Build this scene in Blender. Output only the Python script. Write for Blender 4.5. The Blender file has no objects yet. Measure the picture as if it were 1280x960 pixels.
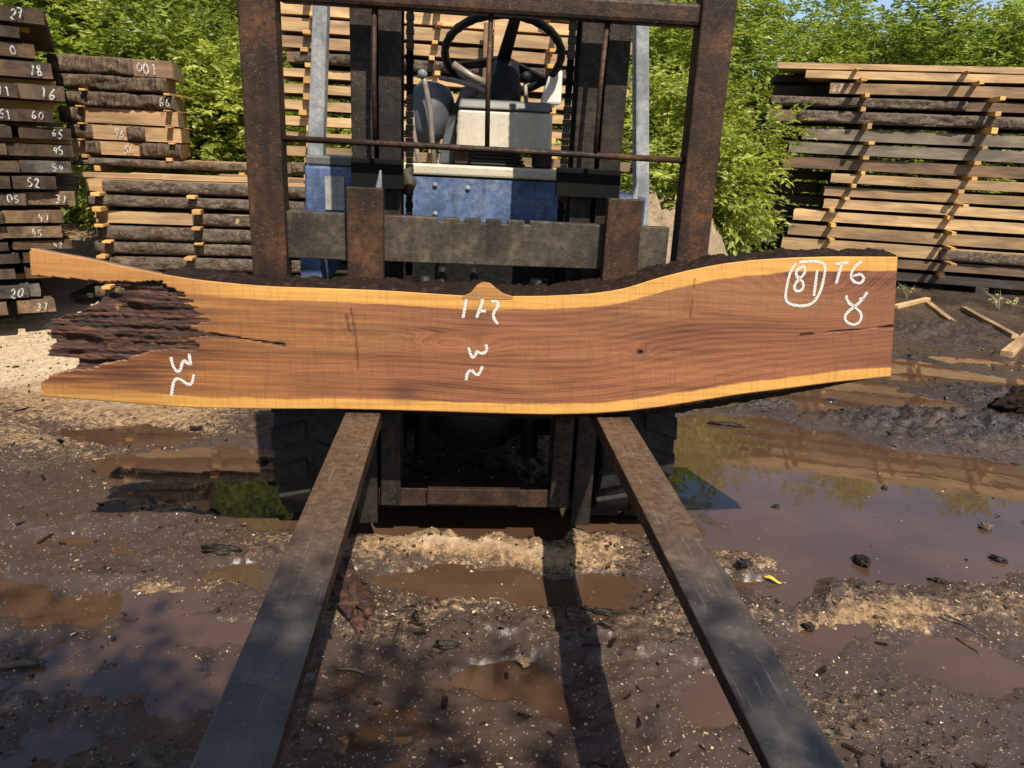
import bpy, bmesh, math, random
import numpy as np
from mathutils import Vector, Matrix

random.seed(7); RNG = np.random.default_rng(11)
S = bpy.context.scene
COL = S.collection
W = bpy.data.worlds.new("World"); S.world = W; W.use_nodes = True

# ---------------------------------------------------------------- camera solution
H = 1.42; PITCH = math.radians(17.5); ROLL = math.radians(2.8); F = 930.0; YAW = math.radians(4.5)
def _rx(a): c, s = math.cos(a), math.sin(a); return np.array([[1, 0, 0], [0, c, -s], [0, s, c]])
def _rz(a): c, s = math.cos(a), math.sin(a); return np.array([[c, -s, 0], [s, c, 0], [0, 0, 1]])
CM = _rx(math.pi / 2 - PITCH) @ _rz(ROLL)
CAMP = np.array([0, 0, H])
def ray(x, y): return CM @ np.array([(x - 640) / F, -(y - 480) / F, -1.0])
def gnd(x, y, z=0.0):
    d = ray(x, y); return CAMP + d * ((z - H) / d[2])
def at(x, y, D):
    d = ray(x, y); return CAMP + d * (D / d[1])
def toU(p):
    c, s = math.cos(YAW), math.sin(YAW); return np.array([p[0] * c + p[1] * s, -p[0] * s + p[1] * c, p[2]])
def toW(p):
    c, s = math.cos(YAW), math.sin(YAW); return np.array([p[0] * c - p[1] * s, p[0] * s + p[1] * c, p[2]])
def fl(x, y, v):
    d = toU(ray(x, y)); t = v / d[1]; return d[0] * t, H + d[2] * t

# ---------------------------------------------------------------- noise
def _h(ix, iy, seed):
    n = (ix.astype(np.int64) * 374761393 + iy.astype(np.int64) * 668265263 + seed * 1274126177) & 0x7fffffff
    n = ((n ^ (n >> 13)) * 1274126177) & 0x7fffffff
    return ((n ^ (n >> 16)) & 0xffff) / 65535.0
def vn(x, y, seed=0):
    x = np.asarray(x, float); y = np.asarray(y, float)
    ix = np.floor(x); iy = np.floor(y); fx = x - ix; fy = y - iy
    fx = fx * fx * fx * (fx * (fx * 6 - 15) + 10); fy = fy * fy * fy * (fy * (fy * 6 - 15) + 10)
    a = _h(ix, iy, seed); b = _h(ix + 1, iy, seed); c = _h(ix, iy + 1, seed); d = _h(ix + 1, iy + 1, seed)
    return (a + (b - a) * fx) * (1 - fy) + (c + (d - c) * fx) * fy
def fbm(x, y, o=4, seed=0):
    r = 0; a = 1; t = 0
    for k in range(o):
        r = r + a * (vn(x * 2 ** k + 17.3 * k, y * 2 ** k - 9.1 * k, seed + k) * 2 - 1); t += a; a *= .5
    return r / t
def sstep(a, b, x):
    t = np.clip((x - a) / (b - a), 0, 1); return t * t * (3 - 2 * t)

# ---------------------------------------------------------------- node helpers
class NT:
    def __init__(s, name):
        s.m = bpy.data.materials.new(name); s.m.use_nodes = True
        s.t = s.m.node_tree; s.b = s.t.nodes['Principled BSDF']; s.out = s.t.nodes['Material Output']
    def n(s, typ, **k):
        nd = s.t.nodes.new(typ)
        for a, b in k.items():
            if a.startswith('i_'):
                key = a[2:]
                key = int(key) if key.isdigit() else key.replace('_', ' ')
                if hasattr(b, 'is_linked') or hasattr(b, 'links'): s.t.links.new(b, nd.inputs[key])
                else: nd.inputs[key].default_value = b
            else: setattr(nd, a, b)
        return nd
    def link(s, a, b): s.t.links.new(a, b)
    def set(s, key, v):
        if hasattr(v, 'links'): s.link(v, s.b.inputs[key])
        else: s.b.inputs[key].default_value = v
    def coord(s, kind='Object', scale=(1, 1, 1)):
        c = s.n('ShaderNodeTexCoord'); mp = s.n('ShaderNodeMapping'); s.link(c.outputs[kind], mp.inputs[0]); mp.inputs['Scale'].default_value = scale
        return mp.outputs[0]
    def noise(s, vec, scale, detail=4, rough=.55, dist=0):
        return s.n('ShaderNodeTexNoise', i_Vector=vec, i_Scale=scale, i_Detail=detail, i_Roughness=rough, i_Distortion=dist).outputs['Fac']
    def vor(s, vec, scale, feature='F1', out='Distance'):
        return s.n('ShaderNodeTexVoronoi', feature=feature, i_Vector=vec, i_Scale=scale).outputs[out]
    def ramp(s, fac, *stops):
        r = s.n('ShaderNodeValToRGB', i_Fac=fac); e = r.color_ramp.elements
        while len(e) < len(stops): e.new(.5)
        for q, (p, c) in zip(e, stops):
            q.position = p; c = (c, c, c) if isinstance(c, (int, float)) else c; q.color = (*c, 1)
        return r.outputs[0]
    def mix(s, fac, a, b, mode='MIX'):
        m = s.n('ShaderNodeMix', data_type='RGBA', blend_type=mode)
        for key, v in ((0, fac), (6, a), (7, b)):
            if hasattr(v, 'links'): s.link(v, m.inputs[key])
            elif key == 0: m.inputs[0].default_value = v
            else: m.inputs[key].default_value = (*v, 1)
        return m.outputs[2]
    def math(s, op, a, b=0.0, clamp=False):
        m = s.n('ShaderNodeMath', operation=op, use_clamp=clamp)
        for k, v in ((0, a), (1, b)):
            if hasattr(v, 'links'): s.link(v, m.inputs[k])
            else: m.inputs[k].default_value = v
        return m.outputs[0]
    def attr(s, name): return s.n('ShaderNodeAttribute', attribute_name=name).outputs['Fac']
    def rand(s): return s.n('ShaderNodeObjectInfo').outputs['Random']
    def bump(s, h, strength=.5, dist=.01, prev=None):
        b = s.n('ShaderNodeBump', i_Height=h, i_Strength=strength, i_Distance=dist)
        if prev is not None: s.link(prev, b.inputs['Normal'])
        s.link(b.outputs[0], s.b.inputs['Normal']); return b.outputs[0]

def steel(name, dark, mid, hi, fleck=.5, rough=(.45, .8), metal=.0, sc=1.0):
    k = NT(name); co = k.coord('Object')
    oi = k.n('ShaderNodeObjectInfo'); ad = k.n('ShaderNodeVectorMath', operation='ADD', i_0=co); k.link(oi.outputs['Random'], ad.inputs[1]); co = ad.outputs[0]
    n1 = k.noise(co, 7 * sc, 6, .62); n2 = k.noise(co, 45 * sc, 5, .65)
    st = k.n('ShaderNodeMapping', i_Vector=co); st.inputs['Scale'].default_value = (14, 14, 1.6)
    n3 = k.noise(st.outputs[0], 2.0, 4, .6)
    c = k.ramp(n1, (.32, dark), (.52, mid), (.74, hi))
    c = k.mix(k.ramp(n2, (.42, 0.0), (.66, .75)), c, dark)
    c = k.mix(k.ramp(n3, (.52, 0.0), (.72, .6)), c, tuple(x * .45 for x in dark))
    v = k.vor(co, 165, 'F1', 'Distance'); vc = k.vor(co, 165, 'F1', 'Color')
    sel = k.math('GREATER_THAN', k.n('ShaderNodeSeparateColor', i_0=vc).outputs[0], .62)
    fl_ = k.math('MULTIPLY', k.math('LESS_THAN', v, .16), sel)
    c = k.mix(k.math('MULTIPLY', k.math('MULTIPLY', fl_, fleck), k.ramp(k.noise(co, 11, 3, .6), (.40, .1), (.60, 1.0))), c, (.34, .27, .2)); c = k.mix(k.ramp(k.noise(co, 3.1, 5, .7), (.52, 0.0), (.66, .65)), c, tuple(x * .6 for x in dark))
    k.set('Base Color', c); k.set('Metallic', metal); k.set('Specular IOR Level', .28)
    k.set('Roughness', k.ramp(n2, (.3, rough[0]), (.7, rough[1])))
    b = k.bump(n2, .55, .004); k.bump(v, .12, .004, b)
    return k.m

def plain(name, col, rough=.5, metal=0, var=.25, bump=.25, sc=25, fleck=0.0):
    k = NT(name); co = k.coord('Object'); n = k.noise(co, sc, 5, .6); n2 = k.noise(co, sc * .22, 4, .6)
    f = k.math('MULTIPLY', n, n2)
    c = k.mix(k.ramp(f, (.14, 0.0), (.4, 1.0)), tuple(x * (1 - var) for x in col), tuple(min(1, x * (1 + var)) for x in col))
    if fleck:
        v = k.vor(co, 160, 'F1', 'Distance'); vc = k.n('ShaderNodeSeparateColor', i_0=k.vor(co, 160, 'F1', 'Color')).outputs[0]
        s_ = k.math('MULTIPLY', k.math('LESS_THAN', v, .26), k.math('GREATER_THAN', vc, .62))
        c = k.mix(k.math('MULTIPLY', s_, fleck), c, tuple(x * .25 for x in col))
    k.set('Base Color', c); k.set('Roughness', rough); k.set('Metallic', metal)
    if col[0] < .05: k.set('Specular IOR Level', .22)
    if bump: k.bump(n, bump, .003)
    return k.m

M = {}
M['rust'] = steel('rusty_steel', (.010, .006, .004), (.038, .020, .012), (.085, .038, .02), .45)
M['rustred'] = steel('red_rust_steel', (.010, .006, .004), (.042, .019, .009), (.125, .052, .02), .9)
M['plate'] = steel('worn_grey_steel', (.018, .014, .010), (.066, .052, .038), (.15, .115, .075), .6)
M['mast'] = steel('greasy_mast_steel', (.005, .004, .003), (.024, .017, .012), (.055, .038, .026), .8)
M['matt_black'] = plain('matt_black_steel', (.0035, .0032, .003), .95, 0, .4, .3, 40)  # very dark matt tone, used on the mast plates and chains
M['black'] = steel('black_greasy_steel', (.003, .003, .003), (.008, .007, .006), (.02, .016, .012), .25, (.35, .7))
M['pillar'] = steel('weathered_grey_blue_paint', (.13, .14, .15), (.27, .28, .285), (.42, .41, .38), .3, (.4, .7))
M['blue'] = steel('chipped_blue_paint', (.035, .052, .10), (.085, .13, .25), (.17, .21, .28), .7, (.4, .7))
M['beige'] = plain('speckled_cream_plastic', (.46, .41, .32), .55, 0, .1, .15, 30, .85)
M['greycover'] = plain('grey_plastic', (.09, .09, .085), .5, 0, .3, .2, 20, .4)
M['dark'] = plain('black_plastic', (.009, .009, .0095), .55, 0, .4, .2, 60)
M['rubber'] = plain('black_rubber', (.020, .019, .018), .75, 0, .5, .5, 40, .0)
M['lever'] = plain('grey_lever_steel', (.20, .17, .14), .45, .1, .35, .3, 30)
M['bluegrey'] = plain('dull_blue_grey_metal', (.075, .08, .088), .5, 0, .45, .2, 14)
M['silver'] = plain('silver_label', (.32, .32, .30), .5, .2, .3, .2, 60)
M['white'] = plain('dirty_white_plastic', (.55, .53, .48), .5, 0, .15, .1, 20)

# fork blade steel: brown rust near the heel, dark grey towards the tip
k = NT('worn_fork_steel'); co = k.coord('Object')
geo = k.n('ShaderNodeSeparateXYZ', i_0=co).outputs['Y']
n1 = k.noise(co, 6, 6, .65); n2 = k.noise(co, 55, 5, .6); n4 = k.noise(co, 1.9, 3, .6)
blade_pos = k.math('ADD', geo, k.math('MULTIPLY', k.math('SUBTRACT', n1, .5), .7))
mk = k.n('ShaderNodeMapRange', i_Value=blade_pos); mk.inputs[1].default_value = -1.72; mk.inputs[2].default_value = -1.35
rustc = k.ramp(n2, (.3, (.04, .024, .015)), (.55, (.085, .052, .032)), (.8, (.14, .085, .048)))
tip_grey = k.ramp(n1, (.3, (.030, .025, .021)), (.5, (.066, .055, .046)), (.72, (.11, .095, .078)))
c = k.mix(mk.outputs[0], tip_grey, rustc); c = k.mix(k.ramp(k.noise(co, 16, 6, .7), (.54, 0.0), (.68, .55)), c, (.15, .12, .085)); c = k.mix(k.ramp(k.noise(co, 90, 3, .6), (.62, 0.0), (.7, .5)), c, (.22, .17, .12))
c = k.mix(k.ramp(n4, (.60, 0.0), (.64, .75)), c, (.014, .013, .013)); c = k.mix(k.ramp(k.noise(k.n('ShaderNodeMapping', i_Vector=co, i_Scale=(150, 5, 5)).outputs[0], 1.0, 4, .6), (.60, 0.0), (.72, .5)), c, (.20, .18, .16))
k.set('Base Color', c); k.set('Metallic', .15)
k.set('Roughness', k.ramp(n1, (.35, .30), (.65, .62)))
b = k.bump(n2, .45, .003); k.bump(n1, .2, .006, b)
M['fork'] = k.m

def wood(name, lo, hi, dirt, amt):
    k = NT(name); co = k.coord('Object')
    oi = k.n('ShaderNodeObjectInfo'); ad = k.n('ShaderNodeVectorMath', operation='ADD', i_0=co)
    sc_ = k.n('ShaderNodeVectorMath', operation='SCALE', i_0=(7, 3, 5)); k.link(oi.outputs['Random'], sc_.inputs['Scale']); k.link(sc_.outputs[0], ad.inputs[1])
    mp = k.n('ShaderNodeMapping', i_Vector=ad.outputs[0]); mp.inputs['Scale'].default_value = (2.2, 40, 40)
    g = k.noise(mp.outputs[0], 1.0, 6, .6, .6)
    mp2 = k.n('ShaderNodeMapping', i_Vector=ad.outputs[0]); mp2.inputs['Scale'].default_value = (2.0, 5, 9)
    big = k.noise(mp2.outputs[0], 1.0, 5, .62, .5)
    c = k.mix(k.ramp(g, (.3, 0.0), (.7, 1.0)), lo, hi)
    c = k.mix(k.ramp(big, (.5 - amt * .3, 0.0), (.78 - amt * .25, .8)), c, dirt)
    hs = k.n('ShaderNodeHueSaturation', i_Color=c); r = k.n('ShaderNodeMapRange', i_Value=oi.outputs['Random']); r.inputs[3].default_value = .8; r.inputs[4].default_value = 1.3
    k.link(r.outputs[0], hs.inputs['Value'])
    k.set('Base Color', hs.outputs[0]); k.set('Roughness', .78)
    sp = k.noise(k.n('ShaderNodeMapping', i_Vector=ad.outputs[0], i_Scale=(60, 9, 9)).outputs[0], 2, 2, .5)
    b = k.bump(g, .35, .004); k.bump(sp, .2, .003, b)
    return k.m
M['pale'] = wood('pale_sawn_wood', (.35, .21, .092), (.54, .36, .18), (.13, .08, .045), .3)
M['tan'] = wood('tan_sawn_wood', (.27, .155, .07), (.44, .28, .135), (.09, .058, .034), .5)
M['brown'] = wood('brown_sawn_wood', (.13, .07, .034), (.25, .145, .075), (.045, .03, .02), .65)
M['grey'] = wood('weathered_grey_wood', (.16, .12, .08), (.30, .235, .165), (.06, .048, .036), .75)
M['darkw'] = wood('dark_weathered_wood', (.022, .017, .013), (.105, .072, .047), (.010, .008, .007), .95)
M['sticker'] = wood('yellow_batten_wood', (.42, .22, .055), (.58, .34, .11), (.24, .13, .05), .25)
def endgrain(name, lo, hi, blot):
    k = NT(name); co = k.coord('Object'); oi = k.n('ShaderNodeObjectInfo'); sc_ = k.n('ShaderNodeVectorMath', operation='SCALE', i_0=(9, 4, 6)); k.link(oi.outputs['Random'], sc_.inputs['Scale'])
    ad = k.n('ShaderNodeVectorMath', operation='ADD', i_0=co, i_1=sc_.outputs[0]).outputs[0]
    big = k.noise(ad, 7, 5, .65, .4); fine = k.noise(ad, 70, 5, .7); st = k.noise(k.n('ShaderNodeMapping', i_Vector=ad, i_Scale=(26, 4, 150)).outputs[0], 1.0, 5, .65, .6)
    ck = k.noise(k.n('ShaderNodeMapping', i_Vector=ad, i_Scale=(55, 6, 9)).outputs[0], 1.0, 4, .6, 1.0)
    c = k.mix(k.ramp(st, (.3, 0.0), (.7, 1.0)), lo, hi); c = k.mix(k.ramp(big, (.40, 0.0), (.62, .9)), c, blot); c = k.mix(k.ramp(fine, (.55, 0.0), (.72, .55)), c, tuple(x * .4 for x in lo)); c = k.mix(k.ramp(ck, (.68, 0.0), (.72, .85)), c, (.008, .006, .005))
    hs = k.n('ShaderNodeHueSaturation', i_Color=c); rr = k.n('ShaderNodeMapRange', i_Value=oi.outputs['Random']); rr.inputs[3].default_value = .65; rr.inputs[4].default_value = 1.3; k.link(rr.outputs[0], hs.inputs['Value'])
    k.set('Base Color', hs.outputs[0]); k.set('Roughness', .9); k.set('Specular IOR Level', .2); b = k.bump(st, .5, .006); k.bump(ck, -.6, .01, b); return k.m
M['edark'] = endgrain('black_weathered_end_grain', (.016, .012, .010), (.060, .043, .032), (.11, .072, .046))
M['ebrown'] = endgrain('brown_weathered_end_grain', (.055, .033, .02), (.14, .085, .048), (.028, .021, .017))
M['etan'] = endgrain('tan_sawn_end_grain', (.14, .085, .045), (.30, .195, .105), (.055, .038, .027))
M['egrey'] = endgrain('grey_weathered_end_grain', (.06, .052, .045), (.17, .145, .12), (.03, .025, .022))
EG = {'darkw': 'edark', 'brown': 'ebrown', 'tan': 'etan', 'grey': 'egrey', 'pale': 'etan'}
k = NT('rough_bark'); co = k.coord('Object')
oi = k.n('ShaderNodeObjectInfo'); ad = k.n('ShaderNodeVectorMath', operation='ADD', i_0=co); k.link(oi.outputs['Random'], ad.inputs[1])
v = k.vor(ad.outputs[0], 34, 'DISTANCE_TO_EDGE'); n = k.noise(ad.outputs[0], 26, 6, .7, .6); n2 = k.noise(ad.outputs[0], 5, 3, .6)
c = k.ramp(n, (.32, (.014, .010, .007)), (.52, (.085, .058, .038)), (.72, (.24, .175, .115)))
c = k.mix(k.ramp(n2, (.45, 0.0), (.65, .5)), c, (.16, .13, .10))
k.set('Base Color', c); k.set('Roughness', .92); b = k.bump(n, 1.0, .025); k.bump(v, .6, .012, b)
M['bark'] = k.m
k = NT('fissured_bark'); co = k.coord('Object'); oi = k.n('ShaderNodeObjectInfo'); ad = k.n('ShaderNodeVectorMath', operation='ADD', i_0=co); k.link(oi.outputs['Random'], ad.inputs[1])
mp = k.n('ShaderNodeMapping', i_Vector=ad.outputs[0]); mp.inputs['Scale'].default_value = (46, 30, 11); n = k.noise(mp.outputs[0], 1.0, 6, .7, .5); n2 = k.noise(ad.outputs[0], 60, 4, .6)
c = k.ramp(n, (.32, (.014, .010, .008)), (.5, (.10, .07, .047)), (.72, (.24, .18, .125))); c = k.mix(k.ramp(n2, (.55, 0.0), (.75, .5)), c, (.05, .035, .025))
k.set('Base Color', c); k.set('Roughness', .95); k.set('Specular IOR Level', .2); b = k.bump(n, 1.0, .03); k.bump(n2, .5, .006, b)
M['vbark'] = k.m
k = NT('dark_wet_bark'); co = k.coord('Object')
n = k.noise(co, 40, 7, .7, .4); n2 = k.noise(co, 9, 4, .6); v = k.vor(co, 55, 'F1')
c = k.ramp(n, (.3, (.004, .003, .002)), (.55, (.022, .012, .008)), (.8, (.085, .05, .03)))
c = k.mix(k.ramp(n2, (.55, 0.0), (.7, .5)), c, (.035, .018, .012)); k.set('Specular IOR Level', .15)
c = k.mix(k.ramp(k.noise(co, 6.3, 3, .6), (.69, 0.0), (.74, .5)), c, (.16, .14, .03))
k.set('Base Color', c); k.set('Roughness', .85); b = k.bump(n, 1.0, .02); k.bump(v, .5, .01, b)
M['slabbark'] = k.m
k = NT('white_chalk_paint'); n = k.noise(k.coord('Object'), 70, 3, .6)
k.set('Base Color', (.46, .46, .45, 1)); k.set('Roughness', .9)
tr = k.n('ShaderNodeBsdfTransparent'); mx = k.n('ShaderNodeMixShader', i_0=k.ramp(n, (.38, .1), (.54, .9)))
k.link(tr.outputs[0], mx.inputs[1]); k.link(k.b.outputs[0], mx.inputs[2]); k.link(mx.outputs[0], k.out.inputs[0])
M['paint'] = k.m
k = NT('chalk_on_saw_marks'); co = k.coord('Object')
mp = k.n('ShaderNodeMapping', i_Vector=co); mp.inputs['Rotation'].default_value = (0, math.radians(-28), 0)
wv = k.n('ShaderNodeTexWave', i_Vector=mp.outputs[0], i_Scale=40.0, i_Distortion=6.0, i_Detail=2.0, wave_type='BANDS', bands_direction='Z').outputs['Fac']
n = k.noise(co, 150, 3, .6)
f = k.math('ADD', wv, k.math('MULTIPLY', k.math('ADD', k.math('MULTIPLY', k.math('SUBTRACT', n, .5), 1.8), k.math('MULTIPLY', k.math('SUBTRACT', k.noise(co, 22, 3, .6), .5), 1.6))))
k.set('Base Color', (.56, .55, .52, 1)); k.set('Roughness', .95)
tr = k.n('ShaderNodeBsdfTransparent'); mx = k.n('ShaderNodeMixShader', i_0=k.ramp(f, (.22, .5), (.66, .95)))
k.link(tr.outputs[0], mx.inputs[1]); k.link(k.b.outputs[0], mx.inputs[2]); k.link(mx.outputs[0], k.out.inputs[0])
M['chalk'] = k.m

# ---------------------------------------------------------------- mesh builder
class MB:
    def __init__(s): s.v = []; s.f = []; s.m = []
    def add(s, vs, fs, m=0):
        o = len(s.v); s.v += [tuple(map(float, p)) for p in vs]; s.f += [tuple(o + i for i in f) for f in fs]; s.m += [m] * len(fs); return s
    def box(s, x0, x1, y0, y1, z0, z1, m=0, top=None):
        t = top or (0, 0, 0, 0)   # shift of top corners (x0,x1,y0,y1)
        vs = [(x0, y0, z0), (x1, y0, z0), (x1, y1, z0), (x0, y1, z0), (x0 + t[0], y0 + t[2], z1), (x1 + t[1], y0 + t[2], z1), (x1 + t[1], y1 + t[3], z1), (x0 + t[0], y1 + t[3], z1)]
        return s.add(vs, [(0, 3, 2, 1), (4, 5, 6, 7), (0, 1, 5, 4), (1, 2, 6, 5), (2, 3, 7, 6), (3, 0, 4, 7)], m)
    def prism(s, pts, y0, y1, m=0):            # outline in x,z, extruded along y
        n = len(pts); vs = [(x, y0, z) for x, z in pts] + [(x, y1, z) for x, z in pts]
        fs = [tuple(range(n)), tuple(range(2 * n - 1, n - 1, -1))] + [(i, n + i, n + (i + 1) % n, (i + 1) % n) for i in range(n)]
        return s.add(vs, fs, m)
    def prismx(s, pts, x0, x1, m=0):           # outline in y,z, extruded along x
        n = len(pts); vs = [(x0, y, z) for y, z in pts] + [(x1, y, z) for y, z in pts]
        fs = [tuple(range(n)), tuple(range(2 * n - 1, n - 1, -1))] + [(i, n + i, n + (i + 1) % n, (i + 1) % n) for i in range(n)]
        return s.add(vs, fs, m)
    def tube(s, path, r, n=10, m=0, cap=True):
        P = [Vector(p) for p in path]; rs = r if isinstance(r, (list, tuple)) else [r] * len(P)
        rings = []; up = None
        for i, p in enumerate(P):
            t = (P[min(i + 1, len(P) - 1)] - P[max(i - 1, 0)]).normalized()
            if up is None: up = t.orthogonal().normalized()
            up = (up - t * up.dot(t)).normalized(); b = t.cross(up)
            rings.append([p + (up * math.cos(2 * math.pi * j / n) + b * math.sin(2 * math.pi * j / n)) * rs[i] for j in range(n)])
        vs = [q for rg in rings for q in rg]; fs = []
        for i in range(len(P) - 1):
            for j in range(n): fs.append((i * n + j, i * n + (j + 1) % n, (i + 1) * n + (j + 1) % n, (i + 1) * n + j))
        if cap: fs += [tuple(range(n - 1, -1, -1)), tuple((len(P) - 1) * n + j for j in range(n))]
        return s.add(vs, fs, m)
    def ring(s, c, nrm, R, r, n=48, k=12, m=0, wob=0):
        nrm = Vector(nrm).normalized(); a = nrm.orthogonal().normalized(); b = nrm.cross(a); c = Vector(c); vs = []; fs = []
        for i in range(n):
            t = 2 * math.pi * i / n; d = a * math.cos(t) + b * math.sin(t); rr = r * (1 + wob * math.sin(t * 26))
            for j in range(k):
                q = 2 * math.pi * j / k; vs.append(c + d * (R + rr * math.cos(q)) + nrm * rr * math.sin(q))
        for i in range(n):
            for j in range(k): fs.append((i * k + j, ((i + 1) % n) * k + j, ((i + 1) % n) * k + (j + 1) % k, i * k + (j + 1) % k))
        return s.add(vs, fs, m)
    def lathe(s, prof, c, axis, n=32, m=0):    # prof: (radius, along)
        ax = Vector(axis).normalized(); a = ax.orthogonal().normalized(); b = ax.cross(a); c = Vector(c); vs = []; fs = []
        for r, h in prof:
            for j in range(n):
                t = 2 * math.pi * j / n; vs.append(c + ax * h + (a * math.cos(t) + b * math.sin(t)) * r)
        for i in range(len(prof) - 1):
            for j in range(n): fs.append((i * n + j, i * n + (j + 1) % n, (i + 1) * n + (j + 1) % n, (i + 1) * n + j))
        fs += [tuple(range(n)), tuple((len(prof) - 1) * n + j for j in range(n))]
        return s.add(vs, fs, m)
    def build(s, name, mats, parent=None, org=(0, 0, 0), smooth=False, bevel=0):
        me = bpy.data.meshes.new(name); o = np.array(org)
        me.from_pydata([tuple(np.array(p) - o) for p in s.v], [], s.f)
        for mt in (mats if isinstance(mats, (list, tuple)) else [mats]): me.materials.append(mt)
        me.polygons.foreach_set('material_index', s.m)
        bm = bmesh.new(); bm.from_mesh(me); bmesh.ops.recalc_face_normals(bm, faces=bm.faces); bm.to_mesh(me); bm.free()
        if smooth: me.polygons.foreach_set('use_smooth', [True] * len(me.polygons))
        ob = bpy.data.objects.new(name, me); COL.objects.link(ob)
        if parent: ob.parent = parent
        if bevel:
            b = ob.modifiers.new('bevel', 'BEVEL'); b.width = bevel; b.segments = 2; b.limit_method = 'ANGLE'
        return ob

def tag(o, label=None, cat=None, group=None, kind=None):
    for key, v in (('label', label), ('category', cat), ('group', group), ('kind', kind)):
        if v: o[key] = v
    return o
def empty(name, loc, rz=0):
    o = bpy.data.objects.new(name, None); COL.objects.link(o); o.location = loc; o.rotation_euler = (0, 0, rz); o.empty_display_size = .2; return o
def npmesh(name, v, f, mats, smooth=True, attrs=None, parent=None, mi=None):
    me = bpy.data.meshes.new(name); v = np.asarray(v, np.float32); f = np.asarray(f, np.int32); k = f.shape[1]
    me.vertices.add(len(v)); me.vertices.foreach_set('co', v.ravel())
    me.loops.add(f.size); me.loops.foreach_set('vertex_index', f.ravel())
    me.polygons.add(len(f)); me.polygons.foreach_set('loop_start', np.arange(0, f.size, k, dtype=np.int32)); me.polygons.foreach_set('loop_total', np.full(len(f), k, np.int32))
    for mt in mats: me.materials.append(mt)
    if mi is not None: me.polygons.foreach_set('material_index', np.asarray(mi, np.int32))
    me.update(calc_edges=True)
    me.polygons.foreach_set('use_smooth', np.full(len(f), smooth))
    for n, a in (attrs or {}).items():
        at_ = me.attributes.new(n, 'FLOAT', 'POINT'); at_.data.foreach_set('value', np.asarray(a, np.float32))
    me.validate()
    ob = bpy.data.objects.new(name, me); COL.objects.link(ob)
    if parent: ob.parent = parent
    return ob

# ================================================================= GROUND
# puddle basins and mud heaps, where they lie on the yard: (px, py, radius x, radius y, depth)
BASIN = [(1050, 610, .75, .60, .10), (920, 570, .5, .6, .08), (1180, 600, .6, .40, .08), (1030, 695, .62, .2, .05), (1150, 470, .7, .12, .06), (1000, 478, .5, .18, .06), (1230, 450, .4, .12, .05), (1240, 680, .2, .18, .05), (1010, 500, .8, .30, .06), (1120, 460, .5, .25, .04),
         (600, 648, .85, .13, .085), (585, 738, .40, .10, .05), (770, 745, .2, .13, .045),
         (300, 610, .34, .30, .07), (180, 590, .25, .08, .035), (330, 720, .30, .09, .04), (150, 850, .3, .07, .035), (250, 790, .24, .10, .045), (370, 640, .25, .16, .05),
         (620, 875, .18, .08, .04), (950, 730, .28, .12, .045), (1040, 790, .2, .12, .035), (140, 545, .35, .15, .045), (1230, 850, .16, .12, .04), (60, 740, .3, .12, .035), (900, 870, .12, .1, .03), (60, 920, .22, .08, .03), (215, 690, .75, .42, .024), (200, 850, .75, .25, .022), (1120, 820, .5, .2, .018), (520, 930, .4, .14, .016), (230, 585, .5, .2, .03)]
HEAP = [(1185, 535, .60, .24, .085), (960, 512, .28, .05, .07), (1060, 505, .3, .06, .06), (1180, 420, .8, .35, .07), (1260, 500, .4, .2, .07), (1040, 445, .5, .12, .08),
        (470, 690, .16, .1, .05), (570, 688, .42, .07, .045), (720, 692, .22, .08, .045), (880, 698, .22, .10, .045), (560, 800, .5, .12, .02), (300, 690, .3, .14, .03), (920, 690, .16, .07, .04), (1020, 745, .4, .06, .035), (1200, 770, .5, .14, .03), (830, 800, .4, .2, .03), (890, 545, .14, .03, .035),
        (170, 660, .5, .08, .03), (640, 815, .5, .07, .03), (150, 700, .2, .06, .03), (400, 700, .2, .08, .03)]
TAN = [(20, 470, 1.7, .7, 1.0), (-40, 430, 1.6, 1.2, 1.0), (120, 505, .8, .2, .8), (570, 690, .6, .12, 1.0), (700, 700, .35, .13, 1.0), (620, 770, .3, .1, .55), (860, 685, .25, .12, .9), (920, 700, .3, .1, .8), (1080, 775, .5, .10, .9), (200, 735, .22, .06, .9), (390, 775, .22, .1, .7),
       (540, 775, .3, .08, .7), (420, 690, .2, .08, .7), (150, 520, .8, .3, .6), (40, 560, .5, .2, .6), (1000, 720, .5, .10, .6), (1250, 770, .3, .2, .6), (860, 780, .3, .1, .6), (440, 800, .2, .1, .5), (250, 545, .4, .1, .5), (500, 790, .3, .06, .7), (1000, 880, .4, .2, .25), (640, 740, .6, .2, .4)]
def gauss(lst, x, y, p=1.0):
    r = np.zeros_like(x)
    for px, py, rx_, ry_, a in lst:
        c = gnd(px, py); q = ((x - c[0]) / rx_) ** 2 + ((y - c[1]) / ry_) ** 2
        r = np.maximum(r, a * np.exp(-q ** p))
    return r
def warp(x, y):
    return x + .16 * fbm(x * 2.3, y * 2.3, 4, 40) + .05 * fbm(x * 9, y * 9, 3, 44), y + .16 * fbm(x * 2.3, y * 2.3, 4, 50) + .05 * fbm(x * 9, y * 9, 3, 54)
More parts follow.
